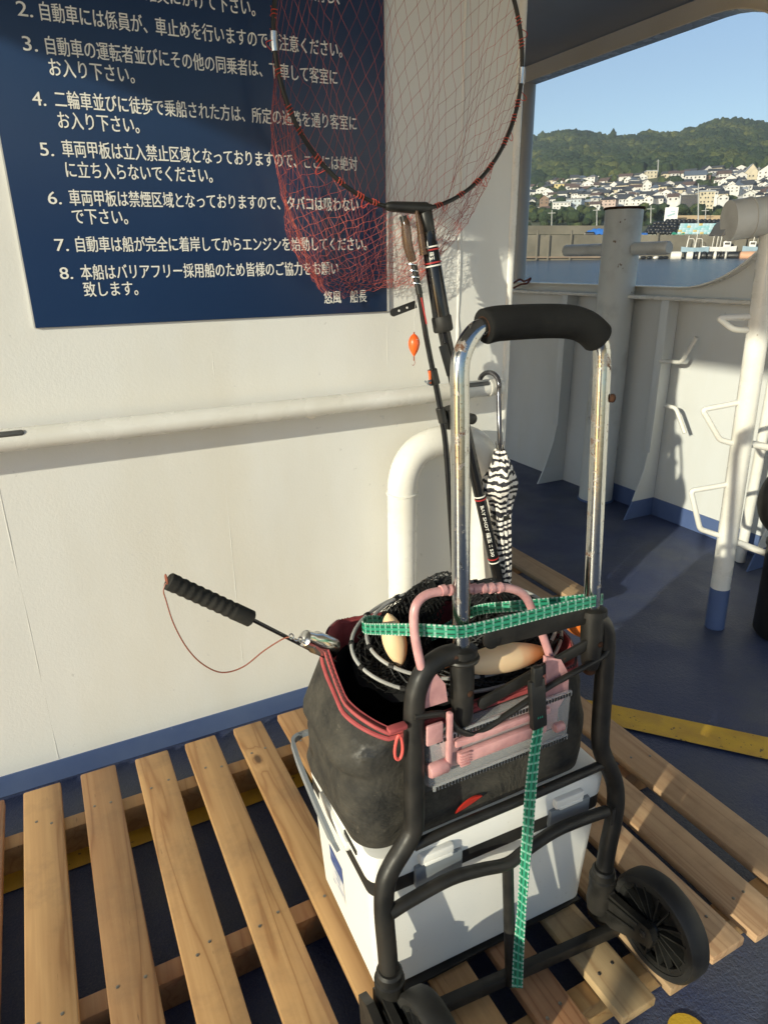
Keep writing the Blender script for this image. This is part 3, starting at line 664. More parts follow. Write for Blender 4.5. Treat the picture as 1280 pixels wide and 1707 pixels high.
for o, q in ((wr, (1004, 1462)), (wl, (649, 1632))):
    tp_ = cpo(*q, .003)
    b = MB(); b.lathe(tp_ + V(0, 0, -.075), (0, 0, 1), [(.022, 0), (.025, .02), (.023, .06), (.0245, .066), (.0245, .078), (.021, .08), (.021, .094), (.0175, .098)], 24); k = obj('socket', b, M['frame'], t)
    xa, y0, z0 = o[0] - .014, tp_[1], tp_[2]
    b = MB(); P = [(y0 + .022, .100), (y0 + .022, z0 - .035), (y0 - .005, z0 - .012), (y0 - .025, z0 - .02), (o[1] - .012, o[2] + .020), (o[1] - .023, o[2] + .004), (o[1] - .018, o[2] - .018), (o[1] - .002, o[2] - .024), (y0 - .03, .122), (y0 - .005, .100)]
    b.prism([(xa - .006, y, z) for y, z in P], (.013, 0, 0)); b.bar((xa - .0082, y0 - .02, z0 - .03), (xa - .0082, o[1] + .01, o[2] + .010), .005, .005, (1, 0, 0), .002); b.bar((xa - .0082, y0 - .015, z0 - .06), (xa - .0082, o[1] + .016, o[2] - .010), .005, .005, (1, 0, 0), .002); obj('wheel_arm', b, M['frame'], t, smooth=30)
    b = MB(); b.lathe(o + V(-.0235, 0, 0), (1, 0, 0), [(.003, 0), (.0075, .002), (.0085, .006), (.0085, .012)], 16); obj('axle_cap', b, M['satin_black'], t)
q_ = onz(984, 1513, .135); b = MB(); b.lathe(q_, nrm(CAM - q_), [(.0075, -.012), (.0075, .002), (.004, .004)], 8); obj('bolt', b, M['rust'], t)
gx = wl[0] - .046; b = MB(); P = [(wl[1] + .13, .20), (wl[1] + .10, .215), (wl[1] - .03, .19), (wl[1] - .085, .14), (wl[1] - .08, .098), (wl[1] + .12, .098)]
b.prism([(gx, y, z) for y, z in P], (.014, 0, 0)); obj('wheel_guard', b, M['frame'], t, smooth=30)
q_ = cpo(1021, 1362, .019); b = MB(); b.box(q_, (.008, .003, .036), bev=.001); obj('slot', b, M['black_rubber'], t)

# ------------------------------------------------------------------ cool box
ca = R_(-1.6); CM = np.array([[math.cos(ca), -math.sin(ca), 0], [math.sin(ca), math.cos(ca), 0], [0, 0, 1]]); CO = V(.571, -.845, .1125)
def cw(p): return CO + CM @ np.asarray(p, float)
class LB(MB):                                          # builds in the cool box's own frame
    def done(s): s.v = [tuple(cw(p)) for p in s.v]; return s
t = thing('cool_box', CO, 'white plastic cool box with grey carrying bail standing on the hand cart', 'cool box')
b = LB(); rings = []
for z, hx, hy, r in ((0, .217, .133, .02), (.004, .222, .138, .022), (.226, .2338, .1478, .024), (.2362, .2345, .1485, .024)):
    rings.append([(x, y, z) for x, y in rrect(-hx, hx, -hy, hy, r, 5)])
G = np.array(rings).transpose(1, 0, 2); b.grid(G, True); n = len(rings[0]); b.add(rings[0], [list(range(n))]); b.add(rings[-1], [list(range(n))]); obj('body', b.done(), M['cooler'], t)
b = LB(); rings = []
for z, hx, hy, r in ((.236, .2352, .1492, .024), (.266, .2352, .1492, .024)): rings.append([(x, y, z) for x, y in rrect(-hx, hx, -hy, hy, r, 5)])
b.grid(np.array(rings).transpose(1, 0, 2), True); obj('seal', b.done(), M['black_rubber'], t)
b = LB(); rings = []
for z, hx, hy, r in ((.2655, .232, .146, .024), (.266, .2365, .1505, .026), (.304, .238, .152, .026), (.314, .234, .148, .026), (.317, .222, .136, .024), (.318, .1, .05, .02)):
    rings.append([(x, y, z) for x, y in rrect(-hx, hx, -hy, hy, r, 5)])
b.grid(np.array(rings).transpose(1, 0, 2), True); n = len(rings[0]); b.add(rings[-1], [list(range(n))]); b.add(rings[0], [list(range(n))]); lid = obj('lid', b.done(), M['cooler'], t)
for x in (-.118, .150):
    b = LB(); b.box((x, -.1535, .256), (.088, .010, .044), bev=.003); la = obj('latch', b.done(), M['grey_plastic'], t)
    b = LB(); b.box((x - .006, -.1555, .292), (.062, .014, .020), bev=.004); b.box((x - .004, -.161, .284), (.052, .006, .007), bev=.002); obj('latch_tab', b.done(), M['cooler'], la)
b = LB(); pr = [(-.2480, -.03, .240), (-.2560, -.03, .260), (-.2620, .03, .290), (-.2640, .11, .316), (-.2590, .168, .325), (-.238, .176, .327), (.225, .176, .327), (.245, .168, .325), (.250, .11, .316), (.249, .03, .290), (.2455, -.03, .260), (.2395, -.03, .240)]
pp = fillet(pr, .02, 5); b.ribbon(pp, [nrm(np.cross(nrm(np.array(pp[min(i + 1, len(pp) - 1)]) - pp[max(i - 1, 0)]), (0, .35, 1) if abs(pp[i][0]) < .24 else (1, 0, 0))) * .017 for i in range(len(pp))], .007); obj('carrying_bail', b.done(), M['grey_plastic'], t, smooth=50)
b = LB(); b.box((-.2385, .0, .272), (.012, .13, .020), bev=.003); obj('bail_recess', b.done(), M['cooler'], t)
b = LB(); b.box((-.2385, -.072, .288), (.003, .050, .008)); obj('vent_slot', b.done(), M['black_rubber'], t)
def side(u, z): return (-.222 - .0115 * z / .222 + .0035 - .0008, u, z)
b = LB(); b.add([side(-.002, .155), side(.062, .155), side(.062, .115), side(-.002, .115)], [[0, 1, 2, 3]]); b.v = [(x - .0035, y, z) for x, y, z in b.v]; st = obj('sticker', b.done(), plain('blue_sticker', (.05, .10, .30), .3), t, smooth=0)
b = LB(); b.add([side(-.002, .114), side(.062, .114), side(.062, .065), side(-.002, .065)], [[0, 1, 2, 3]]); b.v = [(x - .0035, y, z) for x, y, z in b.v]; obj('white_panel', b.done(), plain('pale_sticker', (.70, .72, .76), .3), st, smooth=0)
b = LB()
for i in range(7):
    y = random.uniform(.003, .05); z = .145 - i * .0125; ll = random.uniform(.015, .03)
    b.add([tuple(np.array(side(y, z)) - (.0039, 0, 0)), tuple(np.array(side(min(y + ll, .06), z)) - (.0039, 0, 0)), tuple(np.array(side(min(y + ll, .06), z - .004)) - (.0039, 0, 0)), tuple(np.array(side(y, z - .004)) - (.0039, 0, 0))], [[0, 1, 2, 3]])
obj('sticker_marks', b.done(), plain('sticker_ink', (.25, .33, .52), .3), st, smooth=0)

# ------------------------------------------------------------------ black tackle bag
BO = V(.550, -.848, .4308)
t = thing('tackle_bag', BO, 'dusty black open-topped tackle bag with salmon pink zip on the white cool box', 'bag')
NB = 84
def bag_ring(hx, hy, r, z, amp, ph, dz=lambda a: 0, dx=0, dy=0):
    P = rrect(-hx, hx, -hy, hy, r, 20); o = []
    for i, (x, y) in enumerate(P):
        a = math.atan2(y, x); k = 1 + amp * (math.sin(3 * a + ph) * .5 + math.sin(5 * a + ph * 1.7) * .35 + math.sin(9 * a - ph * 2.3) * .2)
        o.append(BO + V(x * k + dx, y * k + dy, z + dz(a)))
    return o
RIM = [V(.792, -.86, .655), V(.785, -.775, .668), V(.71, -.735, .682), V(.56, -.722, .695), V(.44, -.722, .705)] + [onz(*p) for p in ((553, 1047, .718), (546, 1084, .704), (550, 1120, .690), (564, 1150, .676), (590, 1180, .662), (616, 1199, .652), (640, 1212, .645), (668, 1221, .641), (705, 1212, .642), (760, 1190, .645), (830, 1160, .648), (900, 1135, .650), (955, 1108, .652))]
rc = np.array(cat(RIM, 10, True)); ra = np.arctan2(rc[:, 1] - BO[1], rc[:, 0] - BO[0])
def rim_at(a): return rc[np.argmin(np.abs(np.angle(np.exp(1j * (ra - a)))))]
prof = [(.214, .120, .050, .0, .004), (.230, .130, .050, .005, .008), (.240, .132, .055, .03, .016), (.242, .130, .06, .065, .024), (.243, .128, .065, .10, .030), (.243, .127, .07, .13, .034), (.246, .123, .07, .148, .034), (.246, .123, .075, .165, .030)]
rings = [bag_ring(hx, hy, r, z, am, z * 30) for hx, hy, r, z, am in prof]
FW = np.random.RandomState(21); fw = [(FW.uniform(-22, 22, 3), FW.uniform(0, 6.28)) for _ in range(9)]
def crumple(p): return sum(math.sin(w_ @ p + f_) for w_, f_ in fw) / 9
fine_r = []
for a_, b_ in zip(rings[:-1], rings[1:]):
    for k in (0, .5): fine_r.append([p * (1 - k) + q * k for p, q in zip(a_, b_)])
fine_r.append(rings[-1]); rings = []
for R0 in fine_r:
    o = []
    for p in R0:
        d_ = p - V(BO[0], BO[1], p[2]); z_ = p[2] - BO[2]; am = .010 * min(1, z_ / .05); d_ = d_ / np.linalg.norm(d_)
        cre = -.007 * math.exp(-((z_ - .118 + .05 * (p[0] - BO[0])) / .009) ** 2) * (1 if p[0] < BO[0] + .02 else .3)
        o.append(p + d_ * (am * (crumple(p) - .25) + cre))
    rings.append(o)
last = np.array(rings[-1]); rim = np.array([rim_at(math.atan2(p[1] - BO[1], p[0] - BO[0])) for p in last])
for _ in range(2): rim = (np.roll(rim, 1, 0) + rim * 2 + np.roll(rim, -1, 0)) / 4
for k in (.3, .6, .85, 1.0): rings.append(list(last * (1 - k) + rim * k + V(0, 0, 0)))
G = np.array(rings).transpose(1, 0, 2); b = MB(); b.grid(G, True); b.add(rings[0], [list(range(len(rings[0])))])
body = obj('bag_body', b, M['bag'], t, smooth=80)
top = np.array(rings[-1]); cz = BO + V(0, 0, .228)
inn = [top + V(0, 0, -.004)] ; 
def inset(P, k, dz): c = P.mean(0); Q = P.copy(); Q[:, :2] = c[:2] + (P[:, :2] - c[:2]) * k; Q[:, 2] += dz; return Q
r1 = inset(top, .985, -.002); r2 = inset(top, .95, -.045); r3 = inset(top, .88, 0); r3[:, 2] = BO[2] + .07
b = MB(); b.grid(np.array([r2, r3]).transpose(1, 0, 2), True); b.add(r3, [list(range(len(r3)))]); obj('lining', b, M['bag_in'], t, smooth=80)
b = MB(); b.grid(np.array([inset(top, 1.0, .001), inset(top, 1.008, .003), inset(top, .995, .004), inset(top, .972, -.012), inset(top, .953, -.032), inset(top, .948, -.046)]).transpose(1, 0, 2), True); obj('zip_tape', b, M['zip'], t, smooth=80)
b = MB(); b.tube(list(inset(top, 1.012, -.004)), .0044, 8, True); obj('piping', b, M['zip'], t)
lo = np.array(rings[-2]); b = MB(); b.tube(list(inset(lo, 1.012, -.006)), .0040, 8, True); obj('piping', b, M['zip'], t)
TP = inset(top, 1.014, .0012); tp = []
for i in range(len(TP)): tp += [TP[i] + (TP[(i + 1) % len(TP)] - TP[i]) * k / 8 for k in range(8)]
b = MB(); b.tube(tp, [.0030 if k % 2 else .0016 for k in range(len(tp))], 6, True)
obj('zip_teeth', b, plain('dark_zip_teeth', (.10, .03, .03), .4), t, smooth=0)
# zip pull at the front left
zp = ony(655, 1214, -.992)
b = MB(); b.box(zp + V(.004, -.005, .003), (.030, .014, .008), bev=.003); sld = obj('zip_slider', b, M['zip'], t)
zq = zp + V(.004, -.010, -.006)
b = MB(); b.tube([zq + V(.0062 * math.cos(a) * (1 - .25 * math.sin(a)), -.001 * math.sin(a), -.022 + .022 * math.sin(a)) for a in np.linspace(0, 6.283, 30, endpoint=False)], .0024, 8, True); obj('zip_pull', b, base('bright_salmon_pull', (.80, .13, .11), .4)[0], sld)
# red leaf-shaped badge on the front
c = ony(780, 1336, BO[1] - .136)
b = MB(); n = 16; L = []
for s in (1, -1):
    for i in range(n):
        x = -1 + 2 * i / n if s > 0 else 1 - 2 * i / n; L.append((x * .026, (.0055 * (1 - x * x) * s + .007 * x - .004 * x * x)))
b.prism([c + V(x, .0, z) for x, z in L], (0, -.0035, 0)); obj('badge', b, base('red_badge', (.45, .03, .02), .35)[0], t)

# ------------------------------------------------------------------ folded hand net in the bag mouth
NC = V(.585, -.840, .680)
t = thing('hand_net', NC, 'folded hand net of black mesh on two grey hoops filling the bag mouth', 'net')
def loop(rx, ry, z, tilt=.10, n=72, dx=0, dy=0): return [NC + V(dx + rx * math.cos(a), dy + ry * math.sin(a), z + tilt * ry * math.sin(a) * 1.2 - .06 * rx * math.cos(a)) for a in np.linspace(0, 6.283185, n, endpoint=False)]
hoops = [loop(.205, .112, .006, .30), loop(.186, .098, .020, .32, dx=.008)]
for h in hoops:
    b = MB(); b.tube(h, .0032, 8, True); ho = obj('hoop', b, M['grey_hoop'], t)
for k in range(26):
    i = int(k / 26 * 72); p = hoops[k % 2][i]; a = 6.283 * i / 72; d = V(-math.sin(a), .5 * math.cos(a), 0); d = nrm(d)
    b = MB(); b.tube([p - d * .004, p + d * .004], .0050, 7); obj('lashing', b, M['net_black'], t)
def mound(a, s):                                       # heap of mesh: high at the back, hollow at the front
    rx, ry = .20 * (1 - s) , .108 * (1 - s)
    h = .062 * math.sin(min(s * 1.9, 1.57)) * (.50 + .50 * math.sin(a)) + .030 * math.sin(7 * a + 9 * s) * s * (1 - s) * 2 - .030 * s * (1 - math.sin(a))
    return NC + V(rx * math.cos(a) + .02 * s * math.sin(3 * a), ry * math.sin(a) + .055 * s, .006 + .30 * ry * math.sin(a) + h + .006 * math.sin(13 * a + 20 * s))
na, ns = 62, 16; Gm = [[mound(6.283185 * i / na, j / ns * .96) for j in range(ns)] for i in range(na)]
A, B_ = [], []
for i in range(na):
    for j in range(ns - 1):
        A += [Gm[i][j], Gm[(i + 1) % na][j]]; B_ += [Gm[(i + 1) % na][j + 1], Gm[i][j + 1]]
jit = lambda p: p + np.random.uniform(-.0018, .0018, 3)
b = MB(); b.wires([jit(p) for p in A], [jit(p) for p in B_], .0011); obj('netting', b, M['net_black'], t, smooth=0)
Gi = [[mound(6.283185 * i / na, j / ns * .96) - V(0, -.006, .014 + .006 * math.sin(i * 1.3 + j)) for j in range(ns)] for i in range(na)]
A, B_ = [], []
for i in range(na):
    for j in range(ns - 1):
        A += [Gi[i][j], Gi[i][j]]; B_ += [Gi[(i + 1) % na][j + 1], Gi[(i + 1) % na][j]]
b = MB(); b.wires([jit(p) for p in A], [jit(p) for p in B_], .0013); obj('inner_netting', b, M['net_black'], t, smooth=0)
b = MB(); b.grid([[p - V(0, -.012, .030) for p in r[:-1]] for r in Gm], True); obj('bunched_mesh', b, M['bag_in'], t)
def spindle(name, p, q, r, mat, label, cat_='float', grp=None, parent=None):
    p, q = np.asarray(p, float), np.asarray(q, float); L = np.linalg.norm(q - p); pr = []
    for i in range(21):
        s = i / 20; pr.append((max(r * (math.sin(math.pi * s) ** .62), .0008), s * L))
    b = MB(); b.lathe(p, q - p, pr, 28); o = obj(name, b, mat, parent)
    if parent is None: tag(o, label, cat_, grp)
    return o
g = 'foam floats tucked into the hand net'
spindle('foam_float', ony(646, 1022, -.852), ony(668, 1110, -.875), .0195, M['float_foam'], 'upright cream foam float with orange end at left of the bag mouth', 'float', g)
spindle('foam_float', ony(757, 1112, -.948), ony(912, 1084, -.942), .0235, M['float_foam'], 'long cream foam float lying level behind the cart frame', 'float', g)
spindle('foam_float', ony(722, 1108, -.905), ony(758, 1092, -.885), .0135, M['float_orange'], 'small orange float half hidden behind the curved left frame tube', 'float', g)
spindle('foam_float', ony(930, 1008, -.905), ony(984, 1062, -.915), .020, M['float_orange'], 'bright orange float peeping out beside the right chrome tube', 'float', g)

# ------------------------------------------------------------------ pink bait box
YB = -.986
def bb(px, py, dy=0): return ony(px, py, YB + dy)
t = thing('bait_box', V(.562, YB, .54), 'clear bait box with pink latch and tall pink handle wedged before the bag', 'bait box')
zt, zb_, zr, xl, xr = .667, .541, .631, .424, .699
b = MB(); b.box(((xl + xr) / 2, YB + .0, (zr + zb_) / 2), (xr - xl, .032, zr - zb_), bev=.008); obj('box', b, M['clear'], t)
b = MB(); b.box(((xl + xr) / 2, YB + .004, (zr + zb_) / 2), (xr - xl - .03, .016, .06), bev=.004); obj('pink_tray', b, M['pink_plastic'], t)
for z in (zr + .001, zb_ + .004):
    b = MB(); b.box(((xl + xr) / 2, YB - .0185, z), (xr - xl - .012, .005, .010), bev=.001)
    o = obj('rim_strip', b, M['clear'], t); b = MB()
    for k in range(44): b.box((xl + .012 + (xr - xl - .024) * k / 43, YB - .0216, z), (.0030, .0016, .0062))
    obj('ribs', b, M['satin_black'], o, smooth=0)
b = MB(); b.box((.554, YB - .024, .590), (.168, .012, .022), bev=.004); lt = obj('latch_bar', b, M['pink_plastic'], t)
b = MB(); b.box((.554, YB - .024, .619), (.18, .009, .012), bev=.003); obj('latch_rail', b, M['pink_plastic'], t)
for k in range(5):
    b = MB(); b.box((.480, YB - .0305, .580 + k * .0052), (.018, .004, .0026), bev=.0008); obj('grip_rib', b, M['pink_plastic'], lt)
b = MB(); b.lathe((.421, YB - .020, .583), (1, 0, 0), [(.010, 0), (.0115, .002), (.0115, .030), (.010, .032)], 18); obj('hinge_barrel', b, M['pink_plastic'], t)
b = MB(); b.lathe((.664, YB - .018, .571), (1, 0, 0), [(.007, 0), (.0085, .002), (.0085, .016), (.007, .018)], 18); obj('hinge_barrel', b, M['pink_plastic'], t)
b = MB(); b.box((.4295, YB - .022, .650), (.028, .006, .036), bev=.003); b.box((.455, YB - .022, .630), (.009, .010, .098), bev=.003); obj('side_clip', b, M['pink_plastic'], t)
pl_ = [bb(905, 1092), bb(930, 1096), bb(943, 1120), bb(942, 1150), bb(925, 1178), bb(905, 1180)]
b = MB(); b.prism(pl_, (0, -.007, 0)); obj('side_clip', b, M['pink_plastic'], t, smooth=30)
pl_ = [bb(700, 1178), bb(704, 1128), bb(722, 1118), bb(738, 1136), bb(742, 1165)]
b = MB(); b.prism(pl_, (0, -.007, 0)); obj('side_lug', b, M['pink_plastic'], t, smooth=30)
H = [bb(707, 1130, .0), bb(697, 1090, .01), bb(690, 1045, .02), bb(693, 1010, .025), bb(712, 991, .03), bb(745, 985, .03), bb(800, 981, .03), bb(845, 980, .03), bb(873, 992, .03), bb(889, 1022, .025), bb(905, 1062, .02), bb(918, 1100, .01)]
hc = cat(H, 6); b = MB(); b.tube(hc, .0068, 14); hd = obj('handle', b, M['pink_plastic'], t)
for px in (738, 751, 790, 804, 818, 832):
    b = MB(); c = bb(px, 984 - (px - 738) * .045, .03); b.tube([c - V(.0038, 0, 0), c + V(.0038, 0, .0001)], .0083, 14); obj('grip_ridge', b, M['pink_plastic'], hd)

# ------------------------------------------------------------------ green straps
zs = .792
t = thing('luggage_strap', V(.6, -.86, zs), 'green webbing strap looped level round both chrome tubes and the net', 'strap')
LEFT = ony(612, 1048, -.835)
fr = [LEFT + V(.010, .026, -.003), LEFT + V(.001, .018, -.001), LEFT + V(-.003, .009, 0), LEFT, ony(650, 1049, -.90), ony(700, 1050, -.955), ony(752, 1053, -.988), ony(768, 1053, -.990), ony(786, 1050, -.990), ony(850, 1035, -.990), ony(930, 1015, -.988), ony(985, 1003, -.986), ony(1002, 999, -.976), ony(1003, 998, -.955)]
bk = [fr[-1], ony(990, 997, -.948), ony(940, 1003, -.93), ony(860, 1010, -.90), ony(800, 1016, -.83), ony(770, 1030, -.78), ony(710, 1062, -.77), LEFT + V(.06, .05, -.03), LEFT + V(.028, .036, -.010), fr[0]]
b = MB(); b.ribbon(cat(fr, 5), V(0, .002, .0195), .0022); obj('front_run', b, M['strap'], t, smooth=0)
b = MB(); b.ribbon(cat(bk, 5), V(0, .006, .0175), .0022); obj('back_run', b, M['strap'], t, smooth=0)
t = thing('luggage_strap', V(.63, -1.0, .6), 'green webbing strap hanging down the cart from a black buckle', 'strap')
vs = [cpo(897, 1212, .026), cpo(890, 1260, .026), cpo(884, 1320, .027), cpo(879, 1390, .028), cpo(874, 1450, .029), cpo(869, 1520, .030), cpo(864, 1590, .033), cpo(862, 1646, .036)]
cs = cat(vs, 7); ws = []
for i in range(len(cs)):
    s = i / (len(cs) - 1); a = R_(6 + 74 * math.sin(math.pi * .5 * min(1, s / .72)) ** 2 - 45 * max(0, s - .72) / .28); ws.append(V(math.cos(a), -math.sin(a), .05) * .0185)
b = MB(); b.ribbon(cs, ws, .002); obj('webbing', b, M['strap'], t, smooth=0)
b = MB(); c0, c1 = cpo(893, 1132, .026), cpo(897, 1212, .026)
b.bar(c0, c1, .0285, .012, (1, 0, 0), bev=.003); bk_ = obj('buckle', b, M['satin_black'], t)
b = MB(); b.bar(c0 + V(0, -.002, -.012), c0 + V(0, .0, .024), .018, .012, (1, 0, 0), bev=.004); obj('buckle_hook', b, M['satin_black'], bk_)
b = MB(); cc = c1 + (c0 - c1) * .26 + V(0, -.0068, 0)
for k in range(3): b.add([cc + V(-.006 + k * .004, 0, -.002), cc + V(-.003 + k * .004, 0, -.002), cc + V(-.0045 + k * .004, 0, .003)], [[0, 1, 2]])
obj('buckle_mark', b, base('green_print', (.02, .28, .20), .4)[0], bk_, smooth=0)

# ------------------------------------------------------------------ gaff and bottle out of the bag's left corner
t = thing('gaff', ony(420, 1036, -.79), 'black foam-gripped gaff handle sticking out left over the bag corner', 'gaff')
g0, g1, g2 = ony(280, 968, -.78), ony(420, 1032, -.79), ony(560, 1104, -.80)
d = nrm(g1 - g0); L = np.linalg.norm(g1 - g0); pr = []
for i in range(73):
    s = i / 72; r = .0128 + (.0007 * math.cos(s * 2 * math.pi * 11.5) if .06 < s < .80 else .0004); pr.append((r * (1 if .01 < s < .99 else .82), s * L))
b = MB(); b.lathe(g0, d, pr, 22); obj('grip', b, M['grip'], t)
b = MB(); b.tube([g1 - d * .01, g2], .0034, 10); obj('shaft', b, M['gloss_black'], t)
b = MB(); b.tube([g0 + V(0, 0, 0) + .008 * V(0, math.cos(a), math.sin(a)) - d * .002 for a in np.linspace(0, 6.283, 20, endpoint=False)], .0013, 6, True); obj('wrist_ring', b, M['cord'], t)
cp = [ony(277, 972, -.782), ony(273, 985, -.784), ony(277, 1000, -.786), ony(290, 1040, -.79), ony(312, 1080, -.79), ony(338, 1107, -.79), ony(370, 1121, -.79), ony(405, 1112, -.79), ony(440, 1085, -.79), ony(470, 1066, -.795), ony(482, 1062, -.80)]
b = MB(); b.tube(cat(cp, 6), .0011, 6); obj('lanyard', b, M['cord'], t)
b = MB()
for k in range(7):
    c = ony(486 + k * 7.5, 1061 + k * 2.6 + (k % 2) * 3, -.805); b.tube([c + .0042 * (math.cos(a) * V(.8, 0, -.5) + math.sin(a) * (V(0, 1, 0) if k % 2 else V(.3, .3, .9))) for a in np.linspace(0, 6.283, 14, endpoint=False)], .0011, 6, True)
obj('split_ring_chain', b, M['silver'], t)
b = MB(); q0, q1 = ony(506, 1063, -.80), ony(566, 1085, -.78); b.lathe(q0, q1 - q0, [(.008, 0), (.0135, .003), (.0145, .010), (.0145, .020), (.0185, .028), (.019, .07)], 22)
put('metal_flask', b, M['silver'], 'dark silver flask neck poking out beside the gaff shaft', 'flask')

# ------------------------------------------------------------------ striped umbrella
t = thing('umbrella', (1.20, -.06, .955), 'folded black and white striped umbrella hooked over the end of the handrail', 'umbrella')
UX, UY = 1.213, -.158
up_ = ony(831, 655, -.126); u0 = ony(833, 742, UY); u1 = ony(838, 1002, UY); ud = nrm(u1 - u0)
hk = [V(up_[0] - .010, -.048, .962), V(up_[0] - .010, -.047, .975), V(up_[0] - .007, -.062, .990), V(up_[0] - .004, -.088, .996), V(up_[0], -.113, .987), V(up_[0], -.126, .965), V(*up_), u0 - ud * .03, u0 + ud * .06]
b = MB(); b.tube(cat(hk, 7), .0072, 14); obj('hook_handle', b, mottled('dark_chrome', (.10, .10, .11), (.07, .07, .08), .18, 9, 60, 0, metal=.6), t)
b = MB(); b.lathe(u0 - ud * .002, ud, [(.0095, 0), (.0095, .016), (.006, .018)], 14); obj('ferrule', b, M['silver'], t)
LU = np.linalg.norm(u1 - u0); e1 = nrm(np.cross(ud, (0, 1, 0))); e2 = np.cross(ud, e1); nu, nv = 64, 60; G = []
for i in range(nu):
    a = 2 * math.pi * i / nu; row = []
    for j in range(nv):
        s = j / (nv - 1)
        r = .012 + .017 * math.exp(-((s - .20) / .10) ** 2) + .0175 * (1 - math.exp(-s * 14)) - .005 * s
        if s > .94: r *= max(.15, 1 - (s - .94) / .06 * .55)
        pl = .0055 * math.sin(4 * a + 9 * s + 1.2 * math.sin(6 * s)) * (.4 + .8 * math.exp(-((s - .22) / .16) ** 2)) + .0022 * math.sin(11 * a - 7 * s)
        side_ = .024 * math.exp(-((s - .215) / .055) ** 2) * max(0, math.cos(a - math.pi * .02)) ** 3
        rr = max(.003, r + pl + side_); row.append(u0 + ud * (s * LU + .012) + rr * (math.cos(a) * -e1 + math.sin(a) * e2))
    G.append(row)
b = MB(); b.grid(G, True, uvs=True); obj('canopy', b, M['stripes'], t, smooth=80)
ys = u0 + ud * LU * .41
b = MB(); b.lathe(ys, ud, [(.027, 0), (.0285, .004), (.0285, .012), (.027, .016)], 26); obj('tie_band', b, M['satin_black'], t)
for k in range(6):
    a = k * 1.05 + .2; c = u0 + ud * .012 + .010 * (math.cos(a) * e1 + math.sin(a) * e2); b = MB(); b.tube([c, c - ud * .022 + .004 * (math.cos(a) * e1 + math.sin(a) * e2)], .0012, 6); obj('rib_tip', b, M['silver'], t)

# ------------------------------------------------------------------ big landing net
YN0, YN1 = -.112, -.20
def ny(py): return YN0 + (YN1 - YN0) * (py - 350) / 700
def np_(px, py, d=0): return ony(px, py, ny(py) + d)
t = thing('landing_net', np_(838, 1015), 'landing net with red mesh on a wide dark hoop and long black pole', 'landing net')
HR, HC = .3225, V(.881, YN0, 1.742)
arc = lambda a, y=0: HC + V(HR * math.sin(a), y + .0, -HR * math.cos(a))
for k, (a0, a1) in enumerate(((.06, 1.52), (1.56, 3.14), (3.14, 4.70), (4.76, 6.22))):
    b = MB(); b.tube([arc(a) for a in np.linspace(a0, a1, 40)], .0052, 10); obj('hoop_section', b, M['satin_black'], t)
for a in (1.54, 4.73):
    b = MB(); b.tube([arc(a - .055), arc(a), arc(a + .055)], .0085, 12); obj('hinge', b, M['silver'], t)
nh, nr = 60, 28; rng = np.random.RandomState(3)
def netp(a, s):
    p = arc(a); low = .5 + .5 * math.cos(a); dirx = math.sin(a)
    e = V(.800 + .135 * dirx, -.042 + .022 * math.cos(3 * a), 1.225 + .012 * math.sin(2 * a) + .02 * (1 - low))
    q = p + (e - p) * s; bulge = math.sin(math.pi * s)
    q[1] = p[1] + (e[1] - p[1]) * s ** .6 + .012 * bulge * math.sin(5 * a)
    q[0] += -.045 * bulge * low * (1 if dirx < .2 else .3) + .035 * bulge * dirx * low + .010 * math.sin(11 * a + 7 * s) * bulge
    q[2] += -.035 * bulge * low
    q[1] = min(q[1], -.016); return q
Gn = [[netp(2 * math.pi * (i + .5 * (j % 2)) / nh, (j / (nr - 1)) ** .92) + rng.uniform(-.004, .004, 3) * (1 if j else 0) for j in range(nr)] for i in range(nh)]
A, B_ = [], []
for i in range(nh):
    for j in range(nr - 1):
        i2 = (i + 1) % nh if j % 2 else (i - 1) % nh
        A += [Gn[i][j], Gn[i][j]]; B_ += [Gn[i][j + 1], Gn[i2][j + 1]]
b = MB(); b.wires(A, B_, .00048)
for row in Gn:
    for p in row[1:-4]:
        q = .0012; b.add([p + V(q, 0, 0), p - V(q, 0, 0), p + V(0, q, 0), p - V(0, q, 0), p + V(0, 0, q), p - V(0, 0, q)], [[0, 2, 4], [2, 1, 4], [1, 3, 4], [3, 0, 4], [2, 0, 5], [1, 2, 5], [3, 1, 5], [0, 3, 5]])
obj('netting', b, M['net_red'], t, smooth=0)
for i in range(34):
    a = 6.283 * (i + .5) / 34 + rng.uniform(-.05, .05); c = arc(a); rd = V(math.sin(a), 0, -math.cos(a)); tg = V(math.cos(a), 0, math.sin(a))
    P = [c + tg * .02 * (k / 9 - .5) + rd * (.0075 * math.cos(k * 1.9)) + V(0, .0075 * math.sin(k * 1.9), 0) for k in range(10)]
    if i % 2: P += [c + tg * .014 + rd * .016, c + tg * .022 + rd * rng.uniform(.012, .026), c + tg * .03 + rd * .004]
    b = MB(); b.tube(cat(P, 3), .0009, 5); obj('lacing', b, M['lash'], t)
b = MB(); cl = np_(707, 352); b.tube(cat([arc(-.20), arc(-.12) + V(0, -.004, .003), cl + V(0, -.006, .006), arc(.12) + V(0, -.004, .003), arc(.20)], 5), [.008, .009, .010, .011, .012, .0125, .013, .0135, .014, .0145, .015, .0145, .014, .0135, .013, .012, .011, .010, .009, .0085, .008], 12)
obj('hoop_yoke', b, M['satin_black'], t)
pa, pb, pc = np_(707, 350), np_(738, 545), np_(846, 1040)
dn = nrm(pb - pa)
b = MB(); L = np.linalg.norm(pb - pa); b.lathe(pa, dn, [(.016, 0), (.019, .006), (.019, .050), (.0165, .056)], 18); obj('joint_block', b, M['satin_black'], t)
